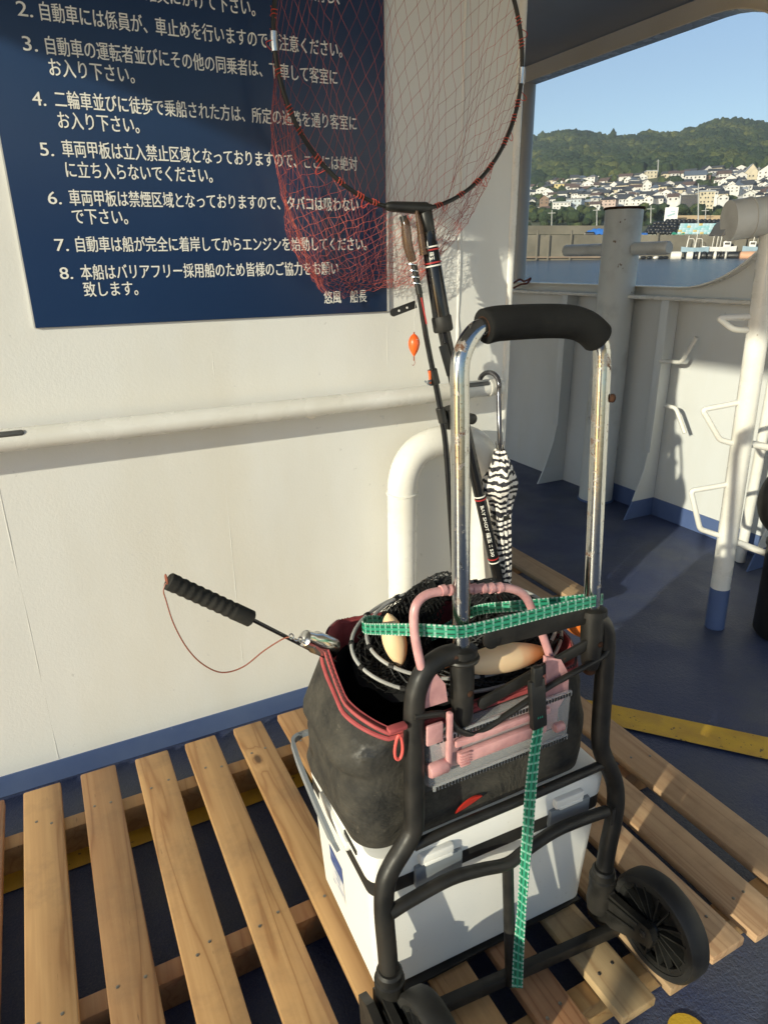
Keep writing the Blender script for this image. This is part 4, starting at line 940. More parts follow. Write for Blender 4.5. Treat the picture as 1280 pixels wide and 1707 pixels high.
b = MB(); b.lathe(pa + dn * .05, dn, [(.0185, 0), (.0185, .025), (.0205, .03), (.0235, L - .06), (.0235, L - .05)], 26); pt = obj('butt_section', b, M['gloss_black'], t)
b = MB(); b.lathe(pa + dn * (L - .028), dn, [(.0245, 0), (.0265, .004), (.0265, .036), (.0235, .04)], 22); obj('butt_cap', b, M['black_rubber'], t)
for k, (px, py, mt) in enumerate(((713, 412, 'letter'), (714, 417, 'red_print'), (719, 438, 'red_print'), (720, 443, 'letter'))):
    c = np_(px + 3, py); s = (c - pa) @ dn; b = MB(); b.lathe(pa + dn * (s - .002), dn, [(.0220, 0), (.0230, .0008), (.0230, .0032), (.0220, .004)], 26); obj('ring_band', b, M[mt], pt)
b = MB(); b.lathe(pb, pc - pb, [(.0165, 0), (.0165, np.linalg.norm(pc - pb))], 20); ps = obj('pole', b, M['gloss_black'], t)
dp = nrm(pc - pb)
for px, py, mt in ((783, 833, 'letter'), (784, 838, 'red_print'), (799, 940, 'red_print'), (800, 946, 'letter')):
    s = (np_(px + 4, py) - pb) @ dp; b = MB(); b.lathe(pb + dp * (s - .002), dp, [(.0166, 0), (.0174, .0006), (.0174, .0034), (.0166, .004)], 22); obj('ring_band', b, M[mt], ps)
def on_pole(body, p_from, p_to, rad, wd, parent, facing=0.0):
    vs, fs = glyphs(body, .012); x0, x1 = vs[:, 0].min(), vs[:, 0].max(); s0 = (p_from - pb) @ dp; s1 = (p_to - pb) @ dp
    view = nrm((pb + dp * s0) - CAM); n = nrm(-(view - dp * (view @ dp))); e = np.cross(dp, n)
    P = []
    for x, y, _ in vs:
        th = ((y - .36) * wd) / rad + facing; P.append(pb + dp * (s0 + (x - x0) / (x1 - x0) * (s1 - s0)) + rad * (math.cos(th) * n + -math.sin(th) * e))
    m = MB(); m.add(P, fs); return obj('pole_lettering', m, M['letter'], parent, smooth=0)
on_pole('BAY SHOT 磯玉 II 530', np_(787, 848), np_(802, 934), .0168, .0135, ps, 0)
pa_, dn_ = pb, dp
def on_butt(body, p0, p1, rad, wd):
    global pb, dp
    k = (pb, dp); pb, dp = pa, dn; o = on_pole(body, p0, p1, rad, wd, pt); pb, dp = k; return o
on_butt('磯玉', np_(716, 421), np_(718, 434), .0226, .014)
for px, py, hgt in ((753, 695, .055),):
    c = np_(px, py); b = MB(); b.tube([c - dp * hgt / 2, c + dp * hgt / 2], .0255, 16); obj('hook_tape', b, M['satin_black'], t)
b = MB(); b.bar(np_(738, 575, -.02), np_(752, 625, -.02), .026, .006, (1, 0, .2), bev=.002); obj('belt_clip', b, M['satin_black'], t)
b = MB(); b.bar(np_(806, 850, .016), np_(812, 905, .016), .012, .014, (1, 0, 0), bev=.004); obj('belt_clip', b, M['satin_black'], t)
b = MB(); c = np_(785, 698, .0); b.lathe(c, (0, -1, 0), [(.012, -.01), (.015, -.006), (.015, .008), (.010, .012)], 20); obj('lock_knob', b, M['satin_black'], t)

# ------------------------------------------------------------------ thin fishing rod beside the pole
def ry_(px, py, d=0): return ony(px, py, ny(py) - .014 + d)
t = thing('fishing_rod', ry_(830, 1030), 'slim black fishing rod with smoky tip cover strapped beside the net pole', 'fishing rod')
b = MB(); b.tube(cat([ry_(698, 480), ry_(710, 560), ry_(727, 645), ry_(736, 695), ry_(745, 770), ry_(760, 1010)], 5), [.0072] * 10 + [.0080] * 16, 14); obj('blank', b, M['gloss_black'], t)
b = MB(); b.tube([ry_(690, 440), ry_(695, 470), ry_(699, 490)], [.0078, .0078, .0085], 14); obj('butt_joint', b, M['satin_black'], t)
b = MB(); b.tube(cat([ry_(673, 362), ry_(676, 375), ry_(680, 410), ry_(688, 436)], 4), [.0065, .0075, .009, .0105, .0115, .012, .0122, .0122, .012, .0118, .0115, .011, .010], 14); obj('tip_cover', b, M['smoke'], t)
b = MB(); b.tube([ry_(694, 350), ry_(700, 380), ry_(706, 425)], [.004, .009, .010], 12); obj('tip_cover', b, M['smoke'], t)
b = MB(); b.tube([ry_(672, 360), ry_(675, 376)], .0088, 12); obj('cover_cap', b, M['satin_black'], t)
for k in range(4):
    c = ry_(689 + k * 2.5, 441 + k * 10.5); b = MB(); b.tube([c + .0125 * (math.cos(a) * V(1, 0, -.12) + math.sin(a) * V(0, 1, 0)) + V(-.004, 0, 0) for a in np.linspace(0, 6.283, 20, endpoint=False)], .0019, 6, True); obj('guide_ring', b, M['silver'], t)
b = MB(); b.tube([ry_(702, 496, -.008), ry_(711, 540, -.009)], .0022, 6); obj('red_trim', b, M['red_print'], t)
for px, py in ((723, 628), (736, 692)):
    c = ry_(px, py); b = MB(); b.tube([c - dp * .02, c + dp * .02], .0125, 12); obj('rod_band', b, M['satin_black'], t)
b = MB(); c0, c1 = ry_(693, 507, .004), ry_(656, 521, .0); b.bar(c0, c1, .019, .0035, (0, .2, 1), bev=.0012); dv = nrm(c1 - c0); b.lathe(c1, (0, 1, 0), [(.0096, -.0016), (.0096, .0016)], 20); rs = obj('rubber_strap', b, M['black_rubber'], t)
for k in (.42, .78):
    c = c0 + (c1 - c0) * k + V(0, -.0021, 0); b = MB(); b.lathe(c, (0, -1, 0), [(.0028, 0), (.0028, .0006)], 12); obj('strap_hole', b, M['letter'], rs)
p = ry_(728, 636); b = MB(); b.bar(ry_(718, 634, -.006), ry_(712, 637, -.02), .006, .004, bev=.001); b.tube(cat([ry_(719, 642), ry_(714, 640, -.01), ry_(708, 635, -.01)], 4), .0026, 8); obj('hook_keeper', b, M['grey_plastic'], t)
b = MB(); b.tube([ry_(716, 618, -.004), ry_(717, 640, -.004)], [.004, .003], 10); obj('keeper_tag', b, M['orange_plastic'], t)
# orange float hanging on its line
t = thing('fishing_float', ry_(690, 575), 'small bright orange oval float hanging on a thin line before the bulkhead', 'float')
f0, f1 = ry_(690, 556), ry_(690, 596); L = np.linalg.norm(f1 - f0); pr = [(max(.0148 * math.sin(math.pi * min(1, (i / 16)) ** .82) ** .75, .0012), i / 16 * L * .95) for i in range(17)]
b = MB(); b.lathe(f0, f1 - f0, pr, 24); ob = obj('float_body', b, M['orange_plastic'], t)
b = MB(); b.tube([f0 + V(0, 0, .004), f0 + V(0, 0, -.004)], .0022, 8); b.tube([f1 + V(0, 0, .004), f1 + V(0, 0, -.008)], .0018, 8); b.tube(cat([f1 + V(0, 0, -.006), f1 + V(.003, 0, -.014), f1 + V(-.002, 0, -.02), f1 + V(-.005, 0, -.018)], 3), .0008, 5); obj('swivel', b, M['cord'], t)
b = MB(); b.tube([ry_(694, 492), ry_(691, 520), f0], .00045, 4); obj('line', b, M['grey_hoop'], t)
m = MB()
for k, wd in ((0, .006), (1, .009), (2, .003)): m.box(f0 + V(0, -.0150 + (.0006 if k == 1 else .001), -.014 - k * .0045), (wd, .0008, .0012))
obj('float_marking', m, M['letter'], ob, smooth=0)
# ------------------------------------------------------------------ outside: water, quay, village, wooded hill
HEAD = nrm(V(ray(1060, 430)[0], ray(1060, 430)[1], 0)); LAT = V(HEAD[1], -HEAD[0], 0)
def wz(s): z0 = -2.6; q = ext(1060, 432, 200); return z0 + (q[2] - z0) * s / 200
b = MB(); b.add([V(CAM[0], CAM[1], 0) + HEAD * s + LAT * l + V(0, 0, wz(s)) for s, l in ((3.5, -60), (3.5, 60), (260, 600), (260, -600))], [[0, 1, 2, 3]]); struct('water', b, M['water'], 0)
RX = [300, 500, 600, 700, 800, 850, 880, 905, 930, 960, 980, 1005, 1030, 1060, 1080, 1110, 1130, 1160, 1190, 1220, 1250, 1280, 1350, 1450, 1600, 1900]
RY = [330, 310, 300, 290, 265, 245, 234, 226, 221, 219, 222, 228, 230, 226, 222, 225, 223, 213, 203, 201, 204, 210, 232, 262, 300, 330]
TX = [300, 850, 900, 950, 1000, 1050, 1100, 1150, 1200, 1280, 1900]; TY = [320, 318, 312, 302, 303, 296, 290, 292, 286, 288, 300]      # upper edge of the village
DS = [203, 225, 290, 350, 410, 470, 520, 600, 700, 800, 900, 1000, 1300]
def hill_y(px, D):
    ty_, ry2 = np.interp(px, TX, TY), np.interp(px, RX, RY) + 7
    if D <= 225: return np.interp(D, [203, 225], [391, 386])
    if D <= 480: return np.interp(D, [225, 290, 480], [386, 366, ty_])
    if D <= 900: return ty_ + (ry2 - ty_) * ((D - 480) / 420) ** .85
    return np.interp(D, [900, 1300], [ry2, ry2 + 60])
cols = list(range(300, 1901, 20)); b = MB(); b.grid([[ext(px, hill_y(px, D), D) for D in DS] for px in cols]); struct('hillside', b, M['soil'], 60)

def canopy(name, spots, m, kind='stuff'):              # spots: (point, radius, squash, tint)
    bm = bmesh.new(); bmesh.ops.create_icosphere(bm, subdivisions=2, radius=1); tv = np.array([v.co[:] for v in bm.verts]); bm.verts.index_update(); tf = np.array([[v.index for v in f.verts] for f in bm.faces]); bm.free()
    rs = np.random.RandomState(11); n, k = len(spots), len(tv); vv = np.empty((n, k, 3)); ti = np.empty((n, k))
    for i, (p, r, sq, tint) in enumerate(spots):
        ph = rs.uniform(0, 6.28, 6); d = 1 + .16 * np.sin(tv[:, 0] * 4 + ph[0]) * np.sin(tv[:, 1] * 4.3 + ph[1]) + .14 * np.sin(tv[:, 2] * 6 + ph[2] + tv[:, 0] * 3) + rs.uniform(-.17, .17, k)
        a = ph[3]; q = tv * d[:, None] * r; x = q[:, 0] * math.cos(a) - q[:, 1] * math.sin(a); y = q[:, 0] * math.sin(a) + q[:, 1] * math.cos(a)
        vv[i] = np.stack([x, y, q[:, 2] * sq], 1) + p; ti[i] = np.clip(tint + rs.uniform(-.12, .12, k), 0, 1)
    me = bpy.data.meshes.new(name); fs = (tf[None] + (np.arange(n) * k)[:, None, None]).reshape(-1, 3)
    me.vertices.add(n * k); me.vertices.foreach_set('co', vv.reshape(-1)); me.loops.add(len(fs) * 3); me.loops.foreach_set('vertex_index', fs.reshape(-1).astype(np.int32))
    me.polygons.add(len(fs)); me.polygons.foreach_set('loop_start', np.arange(0, len(fs) * 3, 3, dtype=np.int32)); me.polygons.foreach_set('loop_total', np.full(len(fs), 3, dtype=np.int32))
    at = me.attributes.new('tint', 'FLOAT', 'POINT'); at.data.foreach_set('value', ti.reshape(-1).astype(np.float32)); me.update(calc_edges=True); me.validate(); me.materials.append(m)
    o = bpy.data.objects.new(name, me); COL.objects.link(o); o['kind'] = kind; return o
rs = np.random.RandomState(5); sp = []
for D in np.arange(486, 960, 9):
    for px in np.arange(640, 1480, 4.2 * 560 / D + 1.2):
        q = px + rs.uniform(-4, 4); d = D + rs.uniform(-7, 7); p = ext(q, hill_y(q, d), d)
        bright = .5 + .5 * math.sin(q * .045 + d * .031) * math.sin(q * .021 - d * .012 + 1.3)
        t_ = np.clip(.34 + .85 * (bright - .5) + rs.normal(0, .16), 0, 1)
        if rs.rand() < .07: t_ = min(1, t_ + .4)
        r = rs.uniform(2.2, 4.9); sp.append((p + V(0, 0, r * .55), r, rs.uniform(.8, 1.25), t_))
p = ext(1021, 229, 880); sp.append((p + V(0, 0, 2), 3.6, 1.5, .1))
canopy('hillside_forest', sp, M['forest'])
sp = []
for (x0, x1, y0, y1, D, n) in ((882, 1003, 347, 371, 285, 60), (1064, 1180, 341, 378, 270, 60), (905, 1000, 352, 374, 262, 40), (1190, 1215, 352, 366, 255, 10), (1040, 1064, 352, 380, 262, 10), (850, 880, 362, 378, 262, 10), (1095, 1130, 300, 312, 420, 10), (1165, 1200, 305, 316, 410, 12), (1000, 1060, 296, 304, 470, 12)):
    for _ in range(n):
        q = rs.uniform(x0, x1); y = rs.uniform(y0, y1); d = D + rs.uniform(-14, 14); r = rs.uniform(1.0, 2.3) * D / 270; sp.append((ext(q, y, d) - V(0, 0, r * .3), r, rs.uniform(.7, 1.1), rs.uniform(.05, .75)))
for _ in range(260):
    q = rs.uniform(845, 1300); d = rs.uniform(290, 480); r = rs.uniform(1.2, 2.6); sp.append((ext(q, hill_y(q, d), d) + V(0, 0, r * .4), r, rs.uniform(.7, 1.1), rs.uniform(.05, .7)))
canopy('village_shrubs', sp, M['forest'])

# quay walls
def along(x0, x1, y, D, k=8): return [ext(x, y, D) for x in np.linspace(x0, x1, k)]
def wall(name, x0, x1, ytop, ybot, D, m, label, cat_, depth=4.0, k=8):
    T, B = along(x0, x1, ytop, D, k), along(x0, x1, ybot, D, k); vs, fs = [], []
    for a, c in zip(T, B):
        o = nrm(V(a[0] - CAM[0], a[1] - CAM[1], 0)) * depth; vs += [c, a, a + o, c + o]
    for i in range(k - 1):
        for q in range(3): fs.append([4 * i + q, 4 * i + 4 + q, 4 * i + 5 + q, 4 * i + 1 + q])
    fs += [[0, 1, 2, 3], [4 * k - 1, 4 * k - 2, 4 * k - 3, 4 * k - 4]]
    mm = MB(); mm.add(vs, fs); return put(name, mm, m, label, cat_, smooth=30)
wall('quay_wall', 640, 1500, 391.5, 436, 200, M['concrete'], 'long weathered concrete quay wall rising straight from the harbour water', 'wall')
wall('breakwater_wall', 640, 1010, 376, 392, 205, M['concrete'], 'upper concrete wall standing on the quay left of the mooring post', 'wall', 1.5)
wall('sand_bank', 1116, 1215, 359, 372, 240, M['sand'], 'low bare sandy bank behind the heap of black floats', 'bank', 12)
for i, (x, y0, y1) in enumerate(((895, 389, 428), (951, 389, 430), (914, 396, 430), (1062, 392, 428), (1095, 392, 414))):
    b = MB(); b.box((ext(x, y0, 199.2) + ext(x, y1, 199.2)) / 2, (.35, .5, (y1 - y0) * .19)); put('wall_buttress', b, M['concrete'], ['concrete strip on the quay wall, leftmost but one seen past the pillar', 'thin concrete strip on the quay wall halfway to the mooring post', 'short concrete strip low on the quay wall', 'concrete strip on the quay wall just right of the mooring post', 'short concrete strip on the quay wall under the black floats'][i], 'buttress')
wall('mooring_beam', 850, 1000, 427.5, 430, 199, M['brown_shed'], 'low timber fender beam along the waterline left of the mooring post', 'beam', .5)

PXM = 200 / 1127.0                                      # metres per photograph pixel at 200 m
def blob(c, r, sq=(1, 1, 1), seed=0):
    q = np.random.RandomState(seed); bm = bmesh.new(); bmesh.ops.create_icosphere(bm, subdivisions=2, radius=1); v_ = np.array([v.co[:] for v in bm.verts]); bm.verts.index_update(); f_ = [[v.index for v in f.verts] for f in bm.faces]; bm.free()
    m = MB(); m.add(np.asarray(c) + v_ * (1 + q.uniform(-.08, .08, (len(v_), 1))) * r * np.asarray(sq), f_); return m
# heap of black floats
HB = [(x, y) for y, xs in ((388, range(1076, 1126, 6)), (383, range(1080, 1128, 6)), (378, range(1083, 1140, 6)), (373, range(1090, 1200, 7)), (369, range(1112, 1204, 7))) for x in xs]
for i, (x, y) in enumerate(HB):
    p = ext(x + rs.uniform(-1, 1), y + rs.uniform(-.7, .7), 203 + (390 - y) * .35)
    tag(obj('black_float', blob(p, .62 + .16 * rs.rand(), (1, 1, .85), i), M['black_bag']), 'round black float in the big heap on the quay', 'float', 'black floats heaped on the quay')
# stacked aqua plastic trays
ci = 0
for row, y in enumerate((388.5, 385, 381.5, 378, 374.5)):
    for x in np.arange(1132 + row * 1.2, 1268 - row * .5, 6.2):
        mt = ('aqua', 'paleblue', 'aqua', 'paleblue', 'ochre')[rs.randint(5)]; p = ext(x, y, 201.5); b = MB(); b.box(p, (1.02, .9, .56), np.array([[LAT[0], HEAD[0], 0], [LAT[1], HEAD[1], 0], [0, 0, 1]]), bev=.05)
        nm = {'aqua': 'aqua', 'paleblue': 'pale blue', 'ochre': 'ochre yellow'}[mt]
        tag(obj('plastic_tray', b, M[mt]), '%s plastic tray in the long stack on the quay' % nm, 'tray', '%s trays stacked on the quay' % nm)
b = MB(); b.grid([[ext(1119 + i * 2.6, 391 - 4.5 * math.sin(math.pi * j / 6) * (.6 + .4 * math.sin(i)), 200.6 + j * .3) for j in range(7)] for i in range(9)]); put('tarpaulin', b, M['green_tarp'], 'green tarpaulin bundle at the left end of the tray stack', 'tarpaulin')
b = MB(); b.grid([[ext(978 + i * 3, 390.5 - 9.5 * math.sin(math.pi * j / 8) * (.55 + .45 * min(1, i / 4)) - .8 * math.sin(i * 2.1), 201 + j * .4) for j in range(9)] for i in range(10)]); put('tarpaulin', b, M['blue_tarp'], 'bright blue tarpaulin heap on the quay left of the mooring post', 'tarpaulin')
b = MB(); b.grid([[ext(1062 + i * 2.4, 391.3 - 3.2 * math.sin(math.pi * j / 6), 200.5 + j * .4) for j in range(7)] for i in range(8)]); put('tarpaulin', b, M['blue_tarp'], 'flat blue tarpaulin on the quay at the foot of the black floats', 'tarpaulin')
MAXIS = np.array([[LAT[0], HEAD[0], 0], [LAT[1], HEAD[1], 0], [0, 0, 1]])
c = ext(983, 389.5, 200.8); t = thing('fuel_drum', c, 'dark drum lying on the quay beside the blue tarpaulin', 'drum')
b = MB(); b.lathe(c - LAT * 1.3 + V(0, 0, -.1), LAT, [(.30, 0), (.55, .1), (.55, 2.3), (.30, 2.4)], 18); obj('drum_body', b, M['black_bag'], t)
b = MB(); b.lathe(c - LAT * 1.36 + V(0, 0, -.1), LAT, [(.28, -.02), (.34, 0), (.34, .06)], 14); obj('drum_end', b, M['float_white'], t)
# notice board on the far shore
c = ext(1118, 358, 232); t = thing('billboard', c - V(0, 0, 2.4), 'square white billboard on posts behind the black floats', 'billboard')
b = MB(); b.box(c, (3.6, .2, 4.0), MAXIS); obj('panel', b, M['white_board'], t)
b = MB(); b.box(c + V(*(-HEAD * .12)), (2.2, .03, .5), MAXIS @ np.array([[.95, 0, -.3], [0, 1, 0], [.3, 0, .95]])); b.box(c - HEAD * .12 + V(0, 0, .9) + LAT * .4, (1.2, .03, .3), MAXIS); obj('faint_mark', b, M['paleblue'], t)
for s in (-1.3, 1.3):
    b = MB(); b.tube([c + LAT * s + HEAD * .2 - V(0, 0, 3.4), c + LAT * s + HEAD * .2 + V(0, 0, 1.8)], .12, 8); obj('post', b, M['galv'], t)

# boats moored under the quay
def boat(x0, x1, yb, D, hullm, label, masts, cabin, arches):
    a, c = ext(x0, yb, D), ext(x1, yb, D); L = np.linalg.norm(c - a); u = (c - a) / L; o = nrm(V(-u[1], u[0], 0)); mid = (a + c) / 2
    t = thing('fishing_boat', mid, label, 'boat'); w_ = 1.1; G = []
    for i in range(13):
        s = i / 12; wd = w_ * (math.sin(math.pi * min(1, .18 + s * .82)) ** .5 if s < .9 else .55); z = .25 * (2 * s - 1) ** 2
        p = a + u * L * s; G.append([p + o * wd + V(0, 0, 1.0 + z), p + o * wd * .8 + V(0, 0, .0), p - V(0, 0, .3), p - o * wd * .8 + V(0, 0, .0), p - o * wd + V(0, 0, 1.0 + z), p + V(0, 0, .9 + z), p + o * wd + V(0, 0, 1.0 + z)])
    b = MB(); b.grid(G); obj('hull', b, hullm, t)
    if cabin:
        b = MB(); b.box(a + u * L * cabin + V(0, 0, 1.6), (L * .22, 1.2, 1.3), np.stack([u, o, V(0, 0, 1)], 1), bev=.08); cb_ = obj('cabin', b, M['boat_white'], t)
        b = MB(); b.box(a + u * L * cabin + V(0, 0, 1.8) - o * np.sign((o @ HEAD)) * .62, (L * .15, .06, .5), np.stack([u, o, V(0, 0, 1)], 1)); obj('cabin_window', b, M['dark_pane'], cb_)
    for s, h in masts:
        b = MB(); p = a + u * L * s; b.tube([p + V(0, 0, .8), p + u * .2 + V(0, 0, .8 + h)], .085, 8); obj('mast', b, M['float_white'], t)
    for s in arches:
        p = a + u * L * s; b = MB(); b.tube(fillet([p - u * .9 + V(0, 0, .8), p - u * .7 + V(0, 0, 3.1), p + u * .7 + V(0, 0, 3.1), p + u * .9 + V(0, 0, .8)], .5, 5), .07, 8); obj('hoop_rail', b, M['float_white'], t)
boat(1134, 1180, 420, 197, M['boat_blue'], 'small pale blue fishing boat with hoop rails, leftmost of the moored boats', [(.5, 4.2), (.2, 3.0)], 0, [.32, .62])
boat(1168, 1226, 419, 198, M['boat_white'], 'white fishing boat with several thin masts moored behind the floats', [(.3, 4.4), (.42, 3.6), (.52, 3.8), (.66, 3.0)], .72, [])
boat(1236, 1290, 419, 197.5, M['boat_blue'], 'pale blue fishing boat with dark cabin window at right by the rope stand', [(.3, 4.0), (.55, 3.4)], .3, [])
b = MB(); a_ = ext(1222, 391, 199); c_ = ext(1262, 388, 199); b.prism([a_ + V(0, 0, .3), c_ + V(0, 0, .3), c_ + V(0, 0, .1), a_ + V(0, 0, .1)], -HEAD * 3); tt = put('boat_shelter_roof', b, M['galv'], 'thin grey sloping shelter roof above the right moored boat', 'roof')
b = MB(); b.box(ext(1233, 405, 198.6), (2.6, .4, 3.8), MAXIS); put('net_curtain', b, M['concrete'], 'grey hanging net curtain beside the right moored boat', 'curtain')
FL = [(1117, 1136, 'float_white', 'fat white cylinder float, leftmost in the line of floats'), (1143, 1155, 'float_white', 'short white cylinder float between the first white float and the black ones'), (1157, 1163, 'black_bag', 'first black cylinder float from the left in the floating line'), (1163, 1167, 'float_white', 'narrow cream float between two black floats at left of the line'), (1168, 1177, 'black_bag', 'second black cylinder float from the left in the floating line'), (1178, 1187, 'black_bag', 'third black cylinder float from the left in the floating line'), (1188, 1194, 'float_white', 'upright cream float in the middle of the floating line'), (1195, 1200, 'black_bag', 'fourth black float, right of the upright cream one'), (1201, 1207, 'black_bag', 'fifth black float in the floating line'), (1207, 1211, 'float_white', 'narrow cream float right of the fifth black float'), (1212, 1231, 'black_bag', 'long black cylinder float next to the faded orange one'), (1232, 1261, 'float_pink', 'long faded orange cylinder float at the right end of the line')]
for x0, x1, mt, lb in FL:
    a, c = ext(x0, 426.5, 195.5), ext(x1, 426.5, 195.5); L = np.linalg.norm(c - a); u = (c - a) / L; b = MB(); b.lathe(a, u, [(.7, 0), (1.0, .15), (1.05, L * .5), (1.0, L - .15), (.7, L)], 20); put('mooring_float', b, M[mt], lb, 'float')
for i, (x, mt) in enumerate(((1063, 'float_white'), (1072, 'black_bag'), (1082, 'black_bag'), (1093, 'float_white'), (1101, 'black_bag'), (1109, 'black_bag'))):
    b = blob(ext(x, 429.5, 197), .55, (1.6, 1, .8), 60 + i); put('net_buoy', b, M[mt], ('small white' if mt == 'float_white' else 'small black') + ' buoy low on the water under the right arm of the mooring post', 'buoy', ('white' if mt == 'float_white' else 'black') + ' buoys under the mooring post arm')

# village houses
def flat(name, c): return plain(name, c, .7)
WM = {'white': flat('white_house_wall', (.74, .72, .68)), 'cream': flat('cream_house_wall', (.66, .58, .42)), 'yellow': flat('yellow_house_wall', (.66, .54, .24)), 'grey': flat('grey_house_wall', (.36, .36, .36)), 'brown': flat('brown_house_wall', (.24, .16, .11)), 'pink': flat('pink_house_wall', (.56, .42, .36)), 'pale blue': flat('pale_blue_house_wall', (.50, .56, .60)), 'black': flat('black_house_wall', (.05, .05, .055))}
RM = {'dark grey': flat('dark_grey_roof', (.075, .08, .085)), 'black': flat('black_roof', (.04, .04, .045)), 'grey': flat('grey_roof', (.20, .20, .21)), 'brown': flat('brown_roof', (.15, .10, .08)), 'silver': flat('silver_roof', (.42, .44, .45)), 'blue grey': flat('blue_grey_roof', (.13, .16, .20))}
def house(px, py, wpx, hpx, D, wall_, roof, style, label, rpx=5, yaw=0):
    k = D / 1127.0 * 1.0; base_ = ext(px, py, D); wd, hh, rh = wpx * k, hpx * k, rpx * k; dp_ = max(6, wd * .8)
    u = LAT * math.cos(yaw) + HEAD * math.sin(yaw); o = -LAT * math.sin(yaw) + HEAD * math.cos(yaw); Q = np.stack([u, o, V(0, 0, 1)], 1)
    t = thing('house', base_, label, 'house', 'houses on the hillside')
    L = lambda x, y, z: base_ + Q @ V(x, y, z)
    b = MB(); b.box(L(0, dp_ / 2, hh / 2 - 2), (wd, dp_, hh + 4), Q); wl_ = obj('wall', b, WM[wall_], t)
    e = .35; x0, x1, y0, y1 = -wd / 2 - e, wd / 2 + e, -e, dp_ + e; b = MB()
    if style == 'gabled':
        b.add([L(x0, y0, hh - .1), L(x1, y0, hh - .1), L(x1, y1, hh - .1), L(x0, y1, hh - .1), L(x0, (y0 + y1) / 2, hh + rh), L(x1, (y0 + y1) / 2, hh + rh)], [[0, 1, 5, 4], [2, 3, 4, 5], [1, 2, 5], [3, 0, 4], [3, 2, 1, 0]])
    elif style == 'front-gabled':
        g = MB(); g.add([L(-wd / 2, .0, hh), L(wd / 2, .0, hh), L(0, .0, hh + rh * .94)], [[0, 1, 2]]); obj('gable', g, WM[wall_], t)
        b.add([L(x0, y0, hh - .25), L(0, y0, hh + rh), L(0, y1, hh + rh), L(x0, y1, hh - .25), L(x1, y0, hh - .25), L(x1, y1, hh - .25)], [[0, 1, 2, 3], [1, 4, 5, 2]])
    elif style == 'hipped':
        q = min(wd, dp_) * .42; b.add([L(x0, y0, hh - .1), L(x1, y0, hh - .1), L(x1, y1, hh - .1), L(x0, y1, hh - .1), L(x0 + q, (y0 + y1) / 2, hh + rh), L(x1 - q, (y0 + y1) / 2, hh + rh)], [[0, 1, 5, 4], [2, 3, 4, 5], [1, 2, 5], [3, 0, 4], [3, 2, 1, 0]])
    else: b.box(L(0, dp_ / 2, hh + .2), (wd + .4, dp_ + .4, .5), Q)
    obj('roof', b, RM[roof], t, smooth=0)
    rows = max(1, int(round(hpx / 5))); n = max(1, int(wpx // 5))
    for r in range(rows):
        for c in range(n):
            b = MB(); ww = wd / n * .34; b.box(L(-wd / 2 + wd * (c + .5) / n + rs.uniform(-.2, .2), -.06, hh * (r + .55) / rows), (ww, .12, min(1.3, hh / rows * .36)), Q); obj('window', b, M['dark_pane'], wl_, smooth=0)
    return t
PICK = [('white', 'dark grey', 'gabled'), ('white', 'black', 'hipped'), ('cream', 'dark grey', 'gabled'), ('white', 'grey', 'front-gabled'), ('white', 'dark grey', 'gabled'), ('white', 'blue grey', 'hipped'), ('white', 'brown', 'gabled'), ('white', 'black', 'front-gabled'), ('white', 'dark grey', 'gabled'), ('white', 'brown', 'gabled'), ('white', 'grey', 'hipped'), ('white', 'dark grey', 'front-gabled')]
ORD = 'first second third fourth fifth sixth seventh eighth ninth tenth eleventh twelfth thirteenth fourteenth fifteenth sixteenth seventeenth eighteenth nineteenth twentieth twenty-first twenty-second twenty-third twenty-fourth twenty-fifth twenty-sixth twenty-seventh twenty-eighth twenty-ninth'.split()
special = [(862, 336, 13, 18, 345, 'white', 'grey', 'flat-roofed', 'tall white flat-roofed block at the left edge beside the grey pillar', 2), (906, 341, 13, 8, 335, 'brown', 'brown', 'front-gabled', 'brown front-gabled house standing out among the white ones at left', 5), (931, 318, 14, 9, 450, 'yellow', 'grey', 'flat-roofed', 'bright yellow house at the upper left of the village', 2),
           (935, 349, 26, 9, 318, 'white', 'silver', 'flat-roofed', 'wide white low block with silver flat roof left of the mooring post', 2), (955, 346, 22, 11, 322, 'pale blue', 'grey', 'flat-roofed', 'pale blue flat-roofed block above the mooring post', 2), (974, 344, 14, 6, 330, 'yellow', 'silver', 'gabled', 'low yellow house just left of the mooring post top', 4),
           (1012, 344, 22, 9, 330, 'pink', 'black', 'hipped', 'wide pinkish house with black hipped roof above the mooring post top', 5), (1085, 297, 15, 9, 465, 'cream', 'silver', 'flat-roofed', 'cream flat-roofed house at the foot of the radio mast', 2), (1157, 308, 27, 12, 430, 'white', 'blue grey', 'gabled', 'big white house with long blue-grey roof near the top of the village', 7), (1176, 308, 9, 11, 435, 'brown', 'brown', 'flat-roofed', 'narrow brown block right against the big white house', 2),
           (1150, 346, 27, 15, 300, 'black', 'dark grey', 'flat-roofed', 'black flat-roofed block with small bright windows in the lower village', 2), (1175, 347, 20, 21, 300, 'cream', 'silver', 'flat-roofed', 'tall cream block of flats right of the black block', 2), (1251, 297, 21, 5, 445, 'cream', 'silver', 'front-gabled', 'large cream house with steep pointed gable at upper right', 13), (1278, 297, 24, 9, 440, 'white', 'grey', 'front-gabled', 'large white gabled house at the right edge of the village top', 8),
           (1077, 318, 12, 8, 395, 'white', 'grey', 'front-gabled', 'white house with tall front gable above the mooring post, amid shrubs', 7), (1228, 329, 22, 10, 370, 'white', 'silver', 'gabled', 'long white house with silver roof above the pipe head', 3)]
placed = []
for s in special: house(s[0], s[1], s[2], s[3], s[4], s[5], s[6], s[7], s[8], s[9], rs.uniform(-.25, .25)); placed.append((s[0], s[1] - s[3] / 2, s[2]))
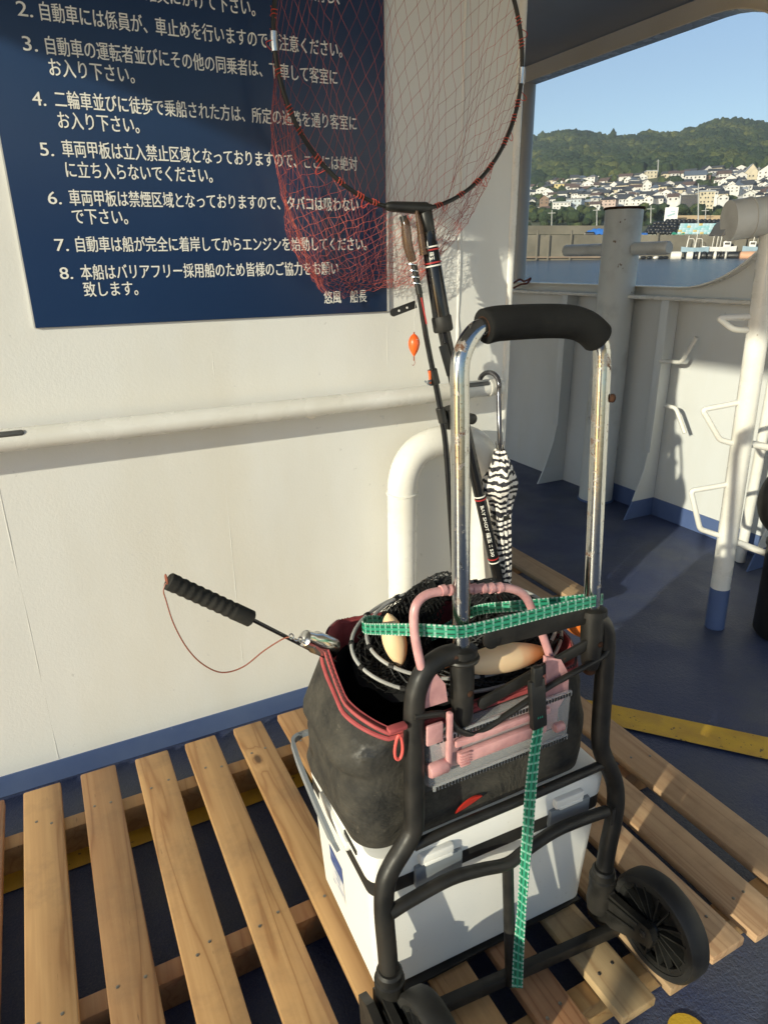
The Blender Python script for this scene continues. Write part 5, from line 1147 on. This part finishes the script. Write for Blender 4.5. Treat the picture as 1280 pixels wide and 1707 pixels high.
rowdef = [(n_, 474 - 19 * k_, None, 5.4 * k_) for k_, n_ in enumerate('topmost second third fourth fifth sixth seventh eighth lowest'.split())]
for rname, D, _, dy in rowdef:
    x = 852 + rs.uniform(0, 6); k = 0
    while x < 1296:
        wpx = rs.uniform(10, 18); y = np.interp(x, TX, TY) + 1 + dy + rs.uniform(-2, 2); low = np.interp(x, [850, 900, 950, 1000, 1060, 1110, 1150, 1280], [374, 366, 350, 346, 340, 343, 345, 346])
        ok = y < low and not any(abs(x - q[0]) < (wpx + q[2]) * .42 and abs(y - 4 - q[1]) < 9 for q in placed[:len(special)])
        if 1090 < x < 1125 and 300 < y < 312 or 1160 < x < 1196 and 306 < y < 318: ok = False
        if ok and rs.rand() < .93:
            wl_, rf, stl = PICK[rs.randint(len(PICK))]; lb = '%s house, %s %s roof, %s from left in %s hillside row' % (wl_, rf, stl, ORD[k], rname)
            if k > 27: break
            house(x, y + 3, wpx, rs.uniform(5, 8.5), D + rs.uniform(-6, 6), wl_, rf, stl, lb, rs.uniform(3, 5), rs.uniform(-.5, .5)); k += 1
        x += wpx * .92 + rs.uniform(0, 2)
# poles
def pole(px, y0, y1, D, label, arm=1, name='utility_pole', r=.16):
    a, c = ext(px, y1, D), ext(px + .5, y0, D); t = thing(name, a, label, 'pole'); b = MB(); b.tube([a, c], [r, r * .7], 8); obj('shaft', b, M['galv'], t)
    if arm: b = MB(); b.bar(c - LAT * 1.0 - V(0, 0, .8), c + LAT * 1.0 - V(0, 0, .8), .16, .16); obj('cross_arm', b, M['galv'], t)
pole(994, 345, 380, 212, 'pale utility pole on the quay just left of the mooring post'); pole(919, 350, 378, 215, 'grey utility pole behind the breakwater wall at left'); pole(1084, 343, 372, 220, 'pale utility pole rising right of the mooring post top'); pole(1163, 306, 392, 206, 'tall slim pale mast rising behind the tray stack', 0, 'mast_pole', .2); pole(1175, 346, 366, 235, 'short pale pole between the sandy bank and the cream flats')
pole(1096, 266, 292, 470, 'radio mast with short cross arm above the village', 1, 'radio_mast', .35); pole(979, 300, 318, 455, 'thin pole among the roofs above the mooring post', 1, 'utility_pole', .25); pole(1106, 312, 334, 385, 'thin pole among the middle roofs right of the mooring post', 1, 'utility_pole', .22); pole(1264, 278, 300, 450, 'thin pole between the two big gabled houses at right', 1, 'utility_pole', .25); pole(1248, 308, 330, 380, 'thin pole right of the long white house', 1, 'utility_pole', .22)
# ------------------------------------------------------------------ air
Q = [CAM + HEAD * s + LAT * l for s, l in ((-60, -60), (-60, 60), (1500, 1500), (1500, -1500))]
b = MB(); b.add([(p[0], p[1], z) for z in (-80, 330) for p in Q], [[3, 2, 1, 0], [4, 5, 6, 7], [0, 1, 5, 4], [1, 2, 6, 5], [2, 3, 7, 6], [3, 0, 4, 7]])
m = bpy.data.materials.new('air'); m.use_nodes = True; nt_ = m.node_tree; nt_.nodes.remove(nt_.nodes['Principled BSDF'])
pv = nt_.nodes.new('ShaderNodeVolumePrincipled'); pv.inputs['Color'].default_value = (.86, .92, 1, 1); pv.inputs['Density'].default_value = .0003; pv.inputs['Anisotropy'].default_value = .2
nt_.links.new(pv.outputs[0], nt_.nodes['Material Output'].inputs['Volume']); struct('haze', b, m, 0, 'stuff')
